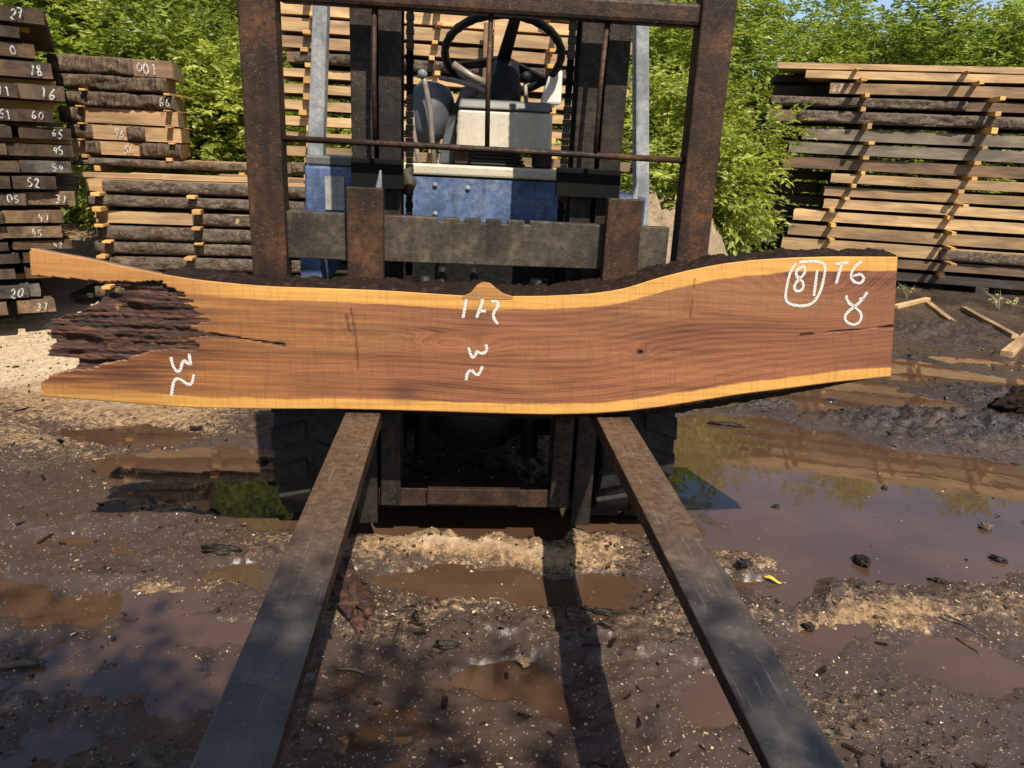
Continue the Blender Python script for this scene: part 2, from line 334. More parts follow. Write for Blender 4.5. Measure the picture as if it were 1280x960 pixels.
def height(x, y):
    x = np.asarray(x, float); y = np.asarray(y, float)
    wx, wy = warp(x, y)
    near = sstep(-1, .4, y) * (1 - sstep(9, 12, y))
    hp = gauss(HEAP, wx, wy); rough = np.clip(hp * 14, 0, 1)
    clump = 1 - np.abs(fbm(wx * 7, wy * 7, 4, 3))
    h = .021 + .016 * fbm(x * 1.1, y * 1.1, 4, 1) + .011 * fbm(x * 5, y * 5, 4, 9)
    h = h - gauss(BASIN, wx, wy, 1.6) + hp * (.55 + .5 * clump)
    h = h + rough * (.075 * (np.abs(fbm(x * 8, y * 8, 4, 5)) - .18) + .02 * fbm(x * 26, y * 26, 2, 15))
    h = h + near * (.0065 * fbm(x * 22, y * 22, 3, 6) + .0045 * np.maximum(fbm(x * 48, y * 48, 3, 8), 0))
    side = np.clip((-x + 0.5) / 3, -0.2, 1)
    h = h + .27 * (1 - .9 * sstep(.4, 2.6, x)) * sstep(4.4 - .9 * side, 7.6 - 1.4 * side, y) + .02 * sstep(3.6, 4.6, y) * (1 - sstep(.2, 1.0, x)) - .018 * sstep(.6, 1.4, x) * sstep(3.3, 4.0, y) * (1 - sstep(5.6, 6.4, y))
    h = h + .05 * sstep(1.6, 2.6, -x) * sstep(2.7, 3.6, y)
    return h
def hz(x, y): return float(height(np.array([x]), np.array([y]))[0])

rows = [-14, -9, -6, -4, -2.5, -1.4, -.7, -.2, .15]
y = .4
while y < 9: rows.append(y); y += max(.0085, y * .0046)
while y < 400: rows.append(y); y *= 1.12
rows = np.array(rows); ss = np.linspace(-1, 1, 760)
ss = np.sign(ss) * (np.abs(ss) * .82 + .18 * np.abs(ss) ** 4)
Yg, Sg = np.meshgrid(rows, ss, indexing='ij'); Xg = Sg * (np.maximum(Yg, 0) * 1.02 + 1.25 + np.maximum(-Yg, 0) * .8)
Zg = height(Xg, Yg)
wx, wy = warp(Xg, Yg)
tan = np.clip(gauss(TAN, wx, wy, 1.0) + .30 * fbm(Xg * 3, Yg * 3, 4, 71) + .75 * sstep(.8, 2.2, -Xg) * sstep(2.9, 4.2, Yg), 0, 1.5) * (1 - .8 * sstep(.6, 1.6, Xg) * sstep(3.4, 4.4, Yg))
nr, nc = Yg.shape; idx = np.arange(nr * nc).reshape(nr, nc)
Fg = np.stack([idx[:-1, :-1], idx[:-1, 1:], idx[1:, 1:], idx[1:, :-1]], -1).reshape(-1, 4)

wetv = np.clip(sstep(.042, .008, Zg) * .9 + sstep(.05, .45, fbm(Xg * 1.7, Yg * 1.7, 4, 77)) * .9, 0, 1) * (1 - .75 * np.clip(tan, 0, 1)); muck = np.clip(gauss(HEAP[:6], wx, wy) * 22, 0, 1) * np.clip(.9 + fbm(Xg * 5, Yg * 5, 3, 79), 0, 1); muck = np.maximum(muck, .8 * sstep(.9, 1.9, Xg) * sstep(3.6, 4.6, Yg) * np.clip(.8 + 1.2 * fbm(Xg * 2.2, Yg * 3, 4, 80), 0, 1))
k = NT('wet_yard_mud'); co = k.coord('Object'); ta = k.attr('tan'); we = k.attr('wet')
n1 = k.noise(co, 5, 6, .62); n2 = k.noise(co, 34, 7, .7); n3 = k.noise(co, 140, 4, .7); n4 = k.noise(co, 13, 6, .65)
wf = k.math('ADD', we, k.math('MULTIPLY', k.math('SUBTRACT', n4, .5), 1.6)); wm = k.ramp(wf, (.38, 0.0), (.58, 1.0))
base = k.ramp(n2, (.32, (.024, .014, .009)), (.5, (.075, .046, .028)), (.70, (.155, .10, .062)))
base = k.mix(k.ramp(n1, (.42, 0.0), (.62, .7)), base, (.032, .023, .019))
pale = k.ramp(n2, (.28, (.10, .058, .028)), (.5, (.22, .135, .068)), (.72, (.40, .275, .155))); dryp = k.ramp(n2, (.28, (.22, .155, .095)), (.5, (.40, .30, .19)), (.75, (.55, .44, .31))); n5 = k.noise(co, 75, 5, .75)
tf = k.math('ADD', k.math('MULTIPLY', ta, .85), k.math('ADD', k.math('MULTIPLY', k.math('SUBTRACT', n2, .5), 1.5), k.math('MULTIPLY', k.math('SUBTRACT', n5, .5), 1.5)))
tm = k.ramp(tf, (.38, 0.0), (.72, 1.0)); pale = k.mix(k.ramp(k.math('SUBTRACT', ta, .75), (.2, 0.0), (.6, 1.0)), pale, dryp); mu = k.attr('muck')
c = k.mix(k.math('MULTIPLY', wm, .85), base, (.048, .032, .025))
c = k.mix(tm, c, pale); c = k.mix(k.math('MULTIPLY', mu, .9, True), c, k.ramp(n2, (.35, (.006, .0045, .004)), (.7, (.035, .025, .019))))
v = k.vor(co, 120, 'F1'); vc = k.n('ShaderNodeSeparateColor', i_0=k.vor(co, 120, 'F1', 'Color'))
fk = k.math('MULTIPLY', k.math('LESS_THAN', v, .26), k.math('GREATER_THAN', vc.outputs[0], .80))
c = k.mix(k.math('MULTIPLY', fk, .7), c, (.33, .24, .15))
k.set('Base Color', c)
dry = k.math('SUBTRACT', 1.0, k.math('MULTIPLY', wm, .88))
rg = k.math('ADD', k.math('MULTIPLY', k.math('MULTIPLY', tm, k.math('SUBTRACT', 1.0, mu, True)), .45), k.math('ADD', .27, k.math('MULTIPLY', dry, k.ramp(n2, (.35, .12), (.65, .42)))), True)
rg = k.math('SUBTRACT', rg, k.math('MULTIPLY', mu, .16), True); k.set('Roughness', rg); k.set('Specular IOR Level', k.math('ADD', .38, k.math('MULTIPLY', mu, .2)))
b = k.bump(k.math('MULTIPLY', n2, dry), .9, .014); b = k.bump(k.math('MULTIPLY', n3, k.math('ADD', dry, .25)), .5, .004, b); b = k.bump(n5, .22, .004, b); k.bump(n4, .12, .02, b)
M['mud'] = k.m
ground = npmesh('ground', np.stack([Xg, Yg, Zg], -1).reshape(-1, 3), Fg, [M['mud']], True, {'tan': tan.ravel(), 'wet': wetv.ravel(), 'muck': muck.ravel()})
tag(ground, 'wet dark muddy yard ground strewn with sawdust', None, None, 'structure')

k = NT('muddy_brown_water'); co = k.coord('Object')
n = k.noise(co, 2.2, 4, .55); n2 = k.noise(co, 30, 4, .6)
k.set('Base Color', k.ramp(n, (.3, (.050, .027, .016)), (.7, (.082, .046, .027))))
v = k.vor(co, 70, 'F1'); vc = k.n('ShaderNodeSeparateColor', i_0=k.vor(co, 70, 'F1', 'Color'))
fk = k.math('MULTIPLY', k.math('LESS_THAN', v, .10), k.math('GREATER_THAN', vc.outputs[0], .86))
k.set('Base Color', k.mix(fk, k.ramp(n, (.3, (.050, .027, .016)), (.7, (.082, .046, .027))), (.3, .22, .14)))
k.set('Roughness', k.math('ADD', .025, k.math('MULTIPLY', fk, .5))); k.set('IOR', 1.45); k.set('Specular IOR Level', .75)
k.bump(n, .05, .02)
mb = MB(); mb.add([(-5, .2, 0), (5, .2, 0), (7, 6.6, 0), (-7, 6.6, 0)], [(0, 1, 2, 3)])
water = mb.build('puddle_water', k.m); tag(water, 'brown puddle water lying between the mud heaps', None, None, 'structure')

# ================================================================= BOARD STACKS
ORD = ['topmost', 'second', 'third', 'fourth', 'fifth', 'sixth', 'seventh', 'eighth', 'ninth', 'tenth', 'eleventh', 'twelfth', 'thirteenth', 'fourteenth', 'fifteenth', 'sixteenth', 'seventeenth', 'eighteenth']
def ordtop(i): return 'topmost' if i == 0 else ORD[i] + ' from top'

GL = {  # hand painted digits as strokes in a unit box
 '0': [[(.5, 1), (.1, .75), (.05, .3), (.4, 0), (.8, .15), (.95, .6), (.75, .95), (.5, 1)]],
 '1': [[(.3, .8), (.55, 1), (.5, 0)]],
 '2': [[(.1, .75), (.4, 1), (.8, .8), (.7, .5), (.1, .05), (.9, 0)]],
 '3': [[(.1, .95), (.7, .95), (.8, .7), (.4, .52), (.85, .35), (.7, .05), (.1, .05)]],
 '4': [[(.35, 1), (.1, .4), (.9, .42)], [(.7, .75), (.65, 0)]],
 '5': [[(.9, 1), (.3, .98), (.2, .55), (.7, .55), (.85, .25), (.5, 0), (.1, .08)]],
 '6': [[(.75, 1), (.3, .7), (.1, .25), (.4, 0), (.85, .15), (.75, .45), (.2, .4)]],
 '7': [[(.05, .95), (.9, 1), (.45, 0)], [(.3, .5), (.8, .52)]],
 '8': [[(.5, .52), (.15, .8), (.5, 1), (.85, .8), (.5, .52), (.1, .2), (.5, 0), (.9, .22), (.5, .52)]],
 '9': [[(.85, .65), (.5, .45), (.15, .65), (.4, 1), (.8, .9), (.85, .65), (.6, 0)]]}
def ribbons(mb, strokes, w, tox, off):       # strokes in a plane -> thin ribbons; tox maps (a,b) -> xyz
    for st in strokes:
        P = []
        for i in range(len(st) - 1):
            a, b = np.array(st[i], float), np.array(st[i + 1], float)
            for t in np.linspace(0, 1, 4)[:-1]: P.append(a + (b - a) * t)
        P.append(np.array(st[-1], float)); P = np.array(P)
        for _ in range(2):
            Q = P.copy(); Q[1:-1] = (P[:-2] + 2 * P[1:-1] + P[2:]) / 4; P = Q
        T = np.gradient(P, axis=0); T /= np.linalg.norm(T, axis=1)[:, None] + 1e-9; N = np.stack([-T[:, 1], T[:, 0]], 1)
        ww = w * (.85 + .3 * RNG.random(len(P)))[:, None] * .5
        L = P + N * ww; R_ = P - N * ww; vs = []
        for a, b in zip(L, R_): vs += [tox(*a), tox(*b)]
        mb.add(vs, [(2 * i, 2 * i + 1, 2 * i + 3, 2 * i + 2) for i in range(len(P) - 1)])
def number(parent, text, x0, zmid, hgt, yface, slant=.1):
    """white painted digits on the front face of a board (board-local x,z at y = yface)"""
    mb = MB(); cw = hgt * .62; x = x0
    hgt0 = hgt
    for ch in text:
        hgt = hgt0 * random.uniform(.8, 1.12); slant = random.uniform(-.12, .3)
        if ch != ' ':
            j = random.uniform(-.1, .1) * hgt
            st = [[(x + px * cw * random.uniform(.78, .92) + pz * hgt * slant, zmid - hgt / 2 + pz * hgt + j) for px, pz in s_] for s_ in GL[ch]]
            ribbons(mb, st, hgt * .135, lambda a, b: (a, yface, b), 0)
        x += cw * 1.1
    return mb.build('painted_number', M['paint'], parent)

def board_mesh(L, Wd, T, seed, wav=.006, cut=(0, 0), sag=.0, taper=0):
    """sawn board centred on its base: x length, y depth, z thickness; front at y=-Wd/2"""
    n = max(6, int(L / .11)); xs = np.linspace(-L / 2, L / 2, n + 1); rr = np.random.default_rng(seed)
    sec = [(-.5, 0.02), (-.5, .5), (-.5, .98), (-.47, 1), (0, 1), (.47, 1), (.5, .98), (.5, .5), (.5, .02), (.47, 0), (0, 0), (-.47, 0)]
    V = []
    for i, x in enumerate(xs):
        a = fbm(np.array([x * 1.3 + seed]), np.array([seed * 1.7]), 3, 2)[0]; b = fbm(np.array([x * 1.3 + seed]), np.array([seed * 2.7 + 40]), 3, 4)[0]
        dz = fbm(np.array([x * .8 + seed]), np.array([seed * 3.7 + 9]), 2, 6)[0] * wav
        for (py_, pz_) in sec:
            yy = py_ * Wd + (a if py_ < 0 else b) * wav * 4; zz = pz_ * T + dz + (pz_ - .5) * 2 * wav * .3 * a
            xx = x
            if i == 0: xx += cut[0] * (py_ + .5) * Wd + rr.uniform(-.003, .003)
            if i == n: xx += cut[1] * (py_ + .5) * Wd + rr.uniform(-.003, .003)
            V.append((xx, yy, zz))
    k_ = len(sec); Fc = []; mi = []
    for i in range(n):
        for j in range(k_):
            Fc.append((i * k_ + j, (i + 1) * k_ + j, (i + 1) * k_ + (j + 1) % k_, i * k_ + (j + 1) % k_)); mi.append(0)
    me = MB(); me.v = V; me.f = Fc + [tuple(range(k_)), tuple(n * k_ + j for j in range(k_ - 1, -1, -1))]; me.m = mi + [1, 1]
    return me
def bark_strip(parent, L0, L1, Wd, T, seed, thick=.022, mat='bark', side=-1):
    """rough bark lying along the front edge of a board"""
    n = max(8, int((L1 - L0) / .025)); kk = 9; xs = np.linspace(L0, L1, n); V = []
    A, Bq = np.meshgrid(xs, np.linspace(0, 1, kk), indexing='ij')
    r = fbm(A * 9 + seed, Bq * T * 22 + seed * 3, 4, 21); r2 = np.abs(fbm(A * 20 + seed, Bq * T * 60, 3, 25))
    prof = np.sin(np.clip(Bq, 0.0, 1) * math.pi) ** .2
    tp = np.minimum(1, np.minimum((A - L0) / .05 + .25, (L1 - A) / .05 + .25))
    out = (thick * (.5 + 1.2 * (r + .4) - .8 * r2)) * prof * tp + .002
    lean = (Bq - .5) * .0
    yy = -Wd / 2 - .010 - out + .02 * (1 - prof); zz = -.004 + Bq * (T + .008) + .004 * r
    V = np.stack([A, yy, zz], -1).reshape(-1, 3); Vb = np.stack([A, np.full_like(A, -Wd / 2 + .035), np.clip(zz, .004, T - .004)], -1).reshape(-1, 3)
    idx = np.arange(n * kk).reshape(n, kk); F1 = np.stack([idx[:-1, :-1], idx[1:, :-1], idx[1:, 1:], idx[:-1, 1:]], -1).reshape(-1, 4)
    o = n * kk; ex = []
    for i in range(n - 1):
        ex.append((i * kk + kk - 1, (i + 1) * kk + kk - 1, o + (i + 1) * kk + kk - 1, o + i * kk + kk - 1)); ex.append(((i) * kk, o + i * kk, o + (i + 1) * kk, (i + 1) * kk))
    for j in range(kk - 1):
        ex.append((j, j + 1, o + j + 1, o + j)); q = (n - 1) * kk; ex.append((q + j, o + q + j, o + q + j + 1, q + j + 1))
    ob = npmesh('bark_edge', np.concatenate([V, Vb]), np.concatenate([F1, np.array(ex)]), [M[mat]], True, None, parent)
    return ob

class Stack:
    """a stack of boards: front plane through a point, running at an angle"""
    def __init__(s, px, py, D, ang):
        s.O = at(px, py, D); a = math.radians(ang); s.a = a
        s.ax = np.array([math.cos(a), math.sin(a), 0]); s.n = np.array([-math.sin(a), math.cos(a), 0])
    def pl(s, px, py, d=0.0):                  # pixel on the front plane (pushed back by d) -> along, z
        r = ray(px, py); P0 = s.O + s.n * d; t = np.dot(P0 - CAMP, s.n) / np.dot(r, s.n); q = CAMP + r * t
        return float(np.dot(q - s.O, s.ax)), float(q[2])
    def world(s, l, d, z): p = s.O + s.ax * l + s.n * d; return (p[0], p[1], z)
    def board(s, l0, l1, d0, d1, z0, z1, mat, label, group, end=None, cut=(0, 0), seed=None, wav=.008, name='lumber_board', yaw=0.0):
        seed = seed if seed is not None else random.randint(1, 9999)
        mb = board_mesh(l1 - l0, d1 - d0, z1 - z0, seed, wav, cut)
        o = mb.build(name, [M[mat], M[end or mat]], None, (0, 0, 0), False)
        o.location = s.world((l0 + l1) / 2, (d0 + d1) / 2, z0); o.rotation_euler = (0, 0, s.a + yaw)
        tag(o, label, 'board', group); return o
    def sticker(s, l, d0, d1, z0, z1, label, group, w=.045, mat='sticker'):
        mb = MB(); L = d1 - d0
        mb.box(-w / 2, w / 2, -L / 2, L / 2, 0, z1 - z0)
        o = mb.build('batten', [M[mat]], None, (0, 0, 0), False, .003)
        o.location = s.world(l, (d0 + d1) / 2, z0); o.rotation_euler = (0, 0, s.a + random.uniform(-.07, .07)); tag(o, label, 'batten', group)
        return o

# ---- right stack
E_ = Stack(1005, 345, 9.3, -13); KE = 9.3 / 7.7
ROW_E = [(972, 81, 90, 'pale', None), (1006, 91, 103, 'pale', None), (1037, 106, 120, 'tan', '67'), (962, 125, 139, 'brown', None), (957, 143, 158, 'brown', None), (1002, 165, 181, 'grey', None), (985, 184, 200, 'grey', None), (978, 203, 218, 'brown', None),
         (1037, 222, 236, 'pale', None), (1030, 239, 252, 'tan', None), (1028, 255, 269, 'pale', None), (990, 272, 287, 'pale', None), (983, 290, 305, 'tan', None), (975, 308, 323, 'pale', None), (1003, 326, 339, 'brown', None), (1003, 343, 355, 'darkw', None)]
BACK_E = {1: (968, ''), 2: (970, ''), 5: (947, ''), 6: (936, ''), 7: (933, ''), 8: (966, ''), 9: (966, '2'), 10: (955, '24'), 11: (950, '21'), 12: (948, '19'), 13: (945, ''), 4: (950, '')}
WORDS = {'pale': 'pale sunlit', 'tan': 'tan', 'brown': 'brown', 'grey': 'weathered grey', 'darkw': 'dark weathered'}
zl = []
for i, (xl, yt, yb, mt, num) in enumerate(ROW_E):
    l0 = E_.pl(xl, (yt + yb) / 2)[0]; z1 = E_.pl(1150, yt)[1]; z0 = E_.pl(1150, yb + random.uniform(-2.2, .8))[1]; zl.append((z0, z1))
for i, (xl, yt, yb, mt, num) in enumerate(ROW_E):
    l0 = E_.pl(xl, (yt + yb) / 2)[0]; z0, z1 = zl[i]; l1 = 4.5 + random.uniform(-.1, .25)
    jd = random.uniform(-.025, .025)
    o = E_.board(l0, l1, jd, .43 * KE + jd, z0, z1, mt, f'{WORDS[mt]} front board, {ordtop(i)} in the right lumber stack' + (' with long bark edge' if i in (3, 4) else ''), 'front boards in the right stack', 'darkw' if i in (2, 5, 6, 7) else 'brown', (random.uniform(-.1, .35), 0), wav=.007)
    hl = (l1 - l0) / 2
    if i == 3: bark_strip(o, -hl + .0, -hl + 1.75 * KE, .43 * KE, z1 - z0, 5)
    if i == 13: bark_strip(o, hl - 3.0, hl - .6, .43 * KE, (z1 - z0) * .9, 12, .012)
    if i == 4: bark_strip(o, -hl + .35, hl - .1, .43 * KE, z1 - z0, 8, .028)
    if num: number(o, num, -hl + .02, (z1 - z0) / 2, (z1 - z0) * .7, -.43 * KE / 2 - .033)
    if i in BACK_E:
        xb, nb = BACK_E[i]; lb = E_.pl(xb, (yt + yb) / 2, .47 * KE)[0]; Lb = l1 - .2 - lb
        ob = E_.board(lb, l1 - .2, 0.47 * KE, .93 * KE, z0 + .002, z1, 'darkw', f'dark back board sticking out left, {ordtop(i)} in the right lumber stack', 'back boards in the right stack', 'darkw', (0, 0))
        if nb: number(ob, nb, -Lb / 2 + .06, (z1 - z0) / 2, (z1 - z0) * .6, -.23 * KE - .033)
    else:
        E_.board(l0 + .25, l1 - .2, 0.47 * KE, .93 * KE, z0 + .002, z1, 'brown', f'brown back board hidden behind the front one, {ordtop(i)} in the right lumber stack', 'back boards in the right stack')
def lerp_col(pts, y): return float(np.interp(y, [p[0] for p in pts], [p[1] for p in pts]))
cA = [(95, 1066), (120, 1078), (185, 1080), (240, 1065), (270, 1040), (300, 1035), (340, 1020)]; cB = [(95, 1208), (125, 1240), (150, 1236), (190, 1216), (250, 1195), (280, 1185), (340, 1178)]
cC = [(95, 1345), (340, 1320)]
for i in range(len(zl) - 1):
    yy = (ROW_E[i][2] + ROW_E[i + 1][1]) / 2
    for nm, cc in (('left', cA), ('middle', cB), ('right', cC)):
        l = E_.pl(lerp_col(cc, yy), yy)[0]
        E_.sticker(l, -random.uniform(.12, .28), .98 * KE, zl[i + 1][1] + .001, zl[i][0] - .001, f'{nm} column batten below the board {ordtop(i)} of the right lumber stack', 'battens in the right stack', random.uniform(.045, .07))
for nm, l in (('left', .4), ('middle', 2.0), ('right', 3.9)):
    mb = MB(); mb.box(-.07, .07, -.6, .6, 0, .10); o = mb.build('bearer', [M['darkw']], None, (0, 0, 0), False, .004)
    p = E_.world(l, .58, 0); g = hz(p[0], p[1]); o.location = (p[0], p[1], g - .02); o.rotation_euler = (0, 0, E_.a); o.scale = (1, 1, max(.2, (zl[-1][0] - g + .02) / .10))
    tag(o, f'dark {nm} bearer block under the right lumber stack', 'bearer', 'bearers under the stacks')

# ---- stack behind the forklift
D_ = Stack(421, 120, 5.9, 10.5)
ROW_D = [(355, -33, -18, 'pale'), (355, -14, 2, 'pale'), (356, 6, 21, 'pale'), (353, 26, 43, 'pale'), (357, 48, 63, 'tan'), (362, 69, 82, 'brown'), (352, 88, 99, 'pale'), (352, 108, 120, 'pale'), (353, 128, 140, 'pale'), (353, 147, 159, 'pale'), (354, 167, 178, 'tan'), (355, 186, 198, 'tan'), (356, 205, 219, 'brown'), (356, 226, 240, 'brown'), (356, 247, 261, 'brown'), (356, 268, 282, 'brown'), (356, 289, 303, 'brown'), (356, 310, 324, 'darkw'), (356, 330, 342, 'darkw')]
ORD.append('nineteenth')
zd = [(D_.pl(421, b)[1], D_.pl(421, t)[1]) for (_, t, b, _) in ROW_D]
for i, (xl, t, b, mt) in enumerate(ROW_D):
    l0 = D_.pl(xl - random.uniform(0, 8), (t + b) / 2)[0]; l1 = 2.15 + random.uniform(-.15, .2); jd = random.uniform(-.03, .03)
    o = D_.board(l0, l1, jd, .55 + jd, zd[i][0], zd[i][1], mt, f'{WORDS[mt]} board, {ordtop(i)} in the stack behind the forklift', 'boards in the stack behind the forklift', None, (0, 0), wav=.009)
    if i in (5, 12): bark_strip(o, -(l1 - l0) / 2 + .05, (l1 - l0) / 2 - .1, .55, zd[i][1] - zd[i][0], 30 + i)
for i in range(len(ROW_D) - 1):
    for nm, xs_ in (('left', 385), ('middle', 543), ('right', 687)):
        yy = (ROW_D[i][2] + ROW_D[i + 1][1]) / 2; l = D_.pl(xs_ + random.uniform(-4, 4), yy + .08 * (xs_ - 421))[0]
        D_.sticker(l, -random.uniform(.08, .16), .6, zd[i + 1][1] + .001, zd[i][0] - .001, f'{nm} yellow batten below the board {ordtop(i)}, stack behind the forklift', 'battens in the stack behind the forklift', random.uniform(.04, .055))
for nm, l in (('left', -.2), ('right', 1.6)):
    p = D_.world(l, .3, 0); g = hz(p[0], p[1]); hh = zd[-1][0] - g + .02
    mb = MB(); mb.box(-.07, .07, -.35, .35, 0, max(hh, .03)); o = mb.build('bearer', [M['darkw']], None, (0, 0, 0), False, .004); o.location = (p[0], p[1], g - .02); o.rotation_euler = (0, 0, D_.a)
    tag(o, f'dark {nm} bearer block under the stack behind the forklift', 'bearer', 'bearers under the stacks')

# ---- low bark-edged stack, left of the forklift
C_ = Stack(290, 340, 5.2, 10)
ROW_C = [(109, 231, 245, 'tan'), (111, 249.5, 262, 'brown'), (120, 268, 283, 'pale'), (122, 287, 303, 'brown'), (120, 306, 320, 'tan'), (122, 324, 339, 'brown'), (120, 343, 357, 'darkw'), (120, 361, 373, 'darkw')]
zc = [(C_.pl(290, b)[1], C_.pl(290, t)[1]) for (_, t, b, _) in ROW_C]
for i, (xl, t, b, mt) in enumerate(ROW_C):
    l0 = C_.pl(xl, (t + b) / 2)[0]; l1 = .52 + random.uniform(-.05, .1); jd = random.uniform(-.02, .02)
    o = C_.board(l0, l1, jd, .62 + jd, zc[i][0], zc[i][1], mt, f'bark edged front board, {ordtop(i)} in the low stack left of the forklift', 'front boards in the low left stack', None, (0, 0), wav=.006)
    hl = (l1 - l0) / 2
    if i != 2: bark_strip(o, -hl + (.0 if i else .1), hl, .62, zc[i][1] - zc[i][0], 50 + i, .02)
    else: bark_strip(o, -hl + .62, hl, .62, zc[i][1] - zc[i][0], 50 + i, .02)
    C_.board(l0 - random.uniform(.0, .35), l1 - random.uniform(0, .2), .68, 1.32, zc[i][0], zc[i][1] - .002, 'pale' if i == 0 else 'brown', ('pale wide' if i == 0 else 'brown') + f' back board, {ordtop(i)} in the low stack left of the forklift', 'back boards in the low left stack')
for i in range(len(ROW_C) - 1):
    for nm, xs_ in (('left', 112), ('right', 245)):
        yy = (ROW_C[i][2] + ROW_C[i + 1][1]) / 2; l = C_.pl(xs_ + random.uniform(-5, 5) + (22 if nm == 'left' else 0), yy)[0]
        C_.sticker(l, -random.uniform(.07, .13), 1.36, zc[i + 1][1] + .001, zc[i][0] - .001, f'{nm} square batten below the board {ordtop(i)}, low stack beside the forklift', 'battens in the low left stack', .055)
for j, (lx, dd, an, mt) in enumerate([(-.75, .2, .12, 'tan'), (-.05, .25, .22, 'pale'), (.25, .6, -.1, 'tan')]):
    o = C_.board(lx - .42, lx + .42, dd, dd + .09, zc[0][1] + .004, zc[0][1] + .035, mt, ['tan loose batten lying on the left of the low stack', 'pale loose batten lying aslant on top of the low stack', 'tan loose batten lying at the right end of the low stack'][j], 'loose battens on the low stack', name='loose_batten', yaw=an, wav=.002)
for nm, l in (('left', -1.0), ('right', .2)):
    p = C_.world(l, .6, 0); g = hz(p[0], p[1]); hh = max(.03, zc[-1][0] - g + .02)
    mb = MB(); mb.box(-.07, .07, -.6, .6, 0, hh); o = mb.build('bearer', [M['darkw']], None, (0, 0, 0), False, .004); o.location = (p[0], p[1], g - .02); o.rotation_euler = (0, 0, C_.a)
    tag(o, f'dark {nm} bearer block under the low left stack', 'bearer', 'bearers under the stacks')

# ---- thick bark slabs standing on the low stack
B_ = Stack(140, 195, 6.15, 10)
ztop = zc[0][1]
o = B_.board(B_.pl(95, 206)[0], B_.pl(318, 206)[0], -.03, .5, ztop + .045, B_.pl(200, 201)[1], 'tan', 'long thin bark edged board under the pile of thick slabs', None); bl = (B_.pl(318, 206)[0] - B_.pl(95, 206)[0]) / 2
bark_strip(o, -bl, bl, .53, B_.pl(200, 201)[1] - ztop - .045, 77, .02)
for nm, l in (('left', -.1), ('right', 1.0)):
    B_.sticker(l, -.05, .5, ztop + .002, ztop + .044, f'{nm} batten under the long thin board on the low stack', 'battens under the thick slabs')
ROW_B = [(61, 215, 72, 94, 'brown', '001', .64), (67, 208, 94.5, 113, 'brown', '', 0), (83, 218, 116, 134, 'brown', '66', .80), (75, 222, 136, 155, 'tan', '', 0), (85, 226, 157, 175, 'tan', '96', .33), (90, 226, 177, 194, 'tan', '56', .40)]
zb = [(B_.pl(140, b)[1], B_.pl(140, t)[1]) for (_, _, t, b, _, _, _) in ROW_B]
BT = ['bark covered', 'bark covered', 'bark covered', 'light faced', 'half barked', 'half barked']
for i, (xl, xr, t, b, mt, num, fr) in enumerate(ROW_B):
    l0 = B_.pl(xl, (t + b) / 2)[0]; l1 = B_.pl(xr, (t + b) / 2)[0]; T = zb[i][1] - zb[i][0]; hl = (l1 - l0) / 2
    o = B_.board(l0, l1, 0, .5, zb[i][0], zb[i][1], mt, f'thick short {BT[i]} slab' + (f' marked {num}' if num else '') + f', {ordtop(i)} of six', 'thick slabs on the low stack', 'tan', (.06, -.1), name='thick_slab', wav=.004)
    seg = [[(0, .68)], [(0, 1)], [(0, .60), (.60, 1)], [(.0, .2)], [(0, .22), (.52, .68)], [(.12, .26), (.62, 1)]][i]
    for a, c in seg: bark_strip(o, -hl + 2 * hl * a, -hl + 2 * hl * c, .5, T, 90 + i * 3 + int(a * 9), .03, 'vbark')
    if num: number(o, num, -hl + 2 * hl * (fr + .07), T / 2, T * .62, -.25 - (.055 if i == 2 else .021))
for i in range(5):
    for nm, xs_ in (('left', 105), ('right', 214)):
        yy = (ROW_B[i][3] + ROW_B[i + 1][2]) / 2; g0, g1 = zb[i + 1][1] + .001, zb[i][0] - .001
        if g1 - g0 > .004: B_.sticker(B_.pl(xs_, yy)[0], -.08, .52, g0, g1, f'{nm} batten under the thick slab {ordtop(i)} of six', 'battens between the thick slabs')
for nm, xs_ in (('left', 112), ('right', 212)):
    z1_ = zb[5][0]; z0_ = B_.pl(200, 201)[1]
    if z1_ - z0_ > .006: B_.sticker(B_.pl(xs_, 198)[0], -.06, .5, z0_ + .001, z1_ - .001, f'{nm} batten under the lowest of the six thick slabs', 'battens between the thick slabs')

# ---- tall dark stack of numbered board ends at the left edge
A_ = Stack(60, 390, 4.5, 33)
ROW_A = [(60, 9, 29, 'darkw', '27', -1, ''), (29, 36, 50, 'darkw', '', -1, ''), (43, 55, 73, 'brown', '0', -1, ''), (66, 77, 97, 'brown', '18', -1, ''), (86, 106, 125, 'darkw', '16', 24, '71'), (70, 136, 152, 'darkw', '60', 24, '51'), (83, 158, 173, 'brown', '65', 16, ''), (98, 180, 195, 'darkw', '95', 10, '5'), (92, 201, 216, 'grey', '54', 26, ''), (70, 220, 236, 'darkw', '52', 14, ''), (101, 240, 256, 'tan', '31', 34, '05'),
         (82, 263, 278, 'tan', '41', 6, ''), (88, 283, 298, 'tan', '45', 4, ''), (88, 301, 312, 'brown', '42', 12, ''), (62, 316, 329, 'brown', '', 26, ''), (70, 335, 348, 'brown', '', 20, ''), (56, 356, 372, 'grey', '', 37, '20'), (60, 375, 391, 'tan', '31', 10, '')]
za = [(A_.pl(40, b)[1], A_.pl(40, t)[1]) for (_, t, b, *_) in ROW_A]
def numlab(n): return f' painted {n}' if n else ' without number'
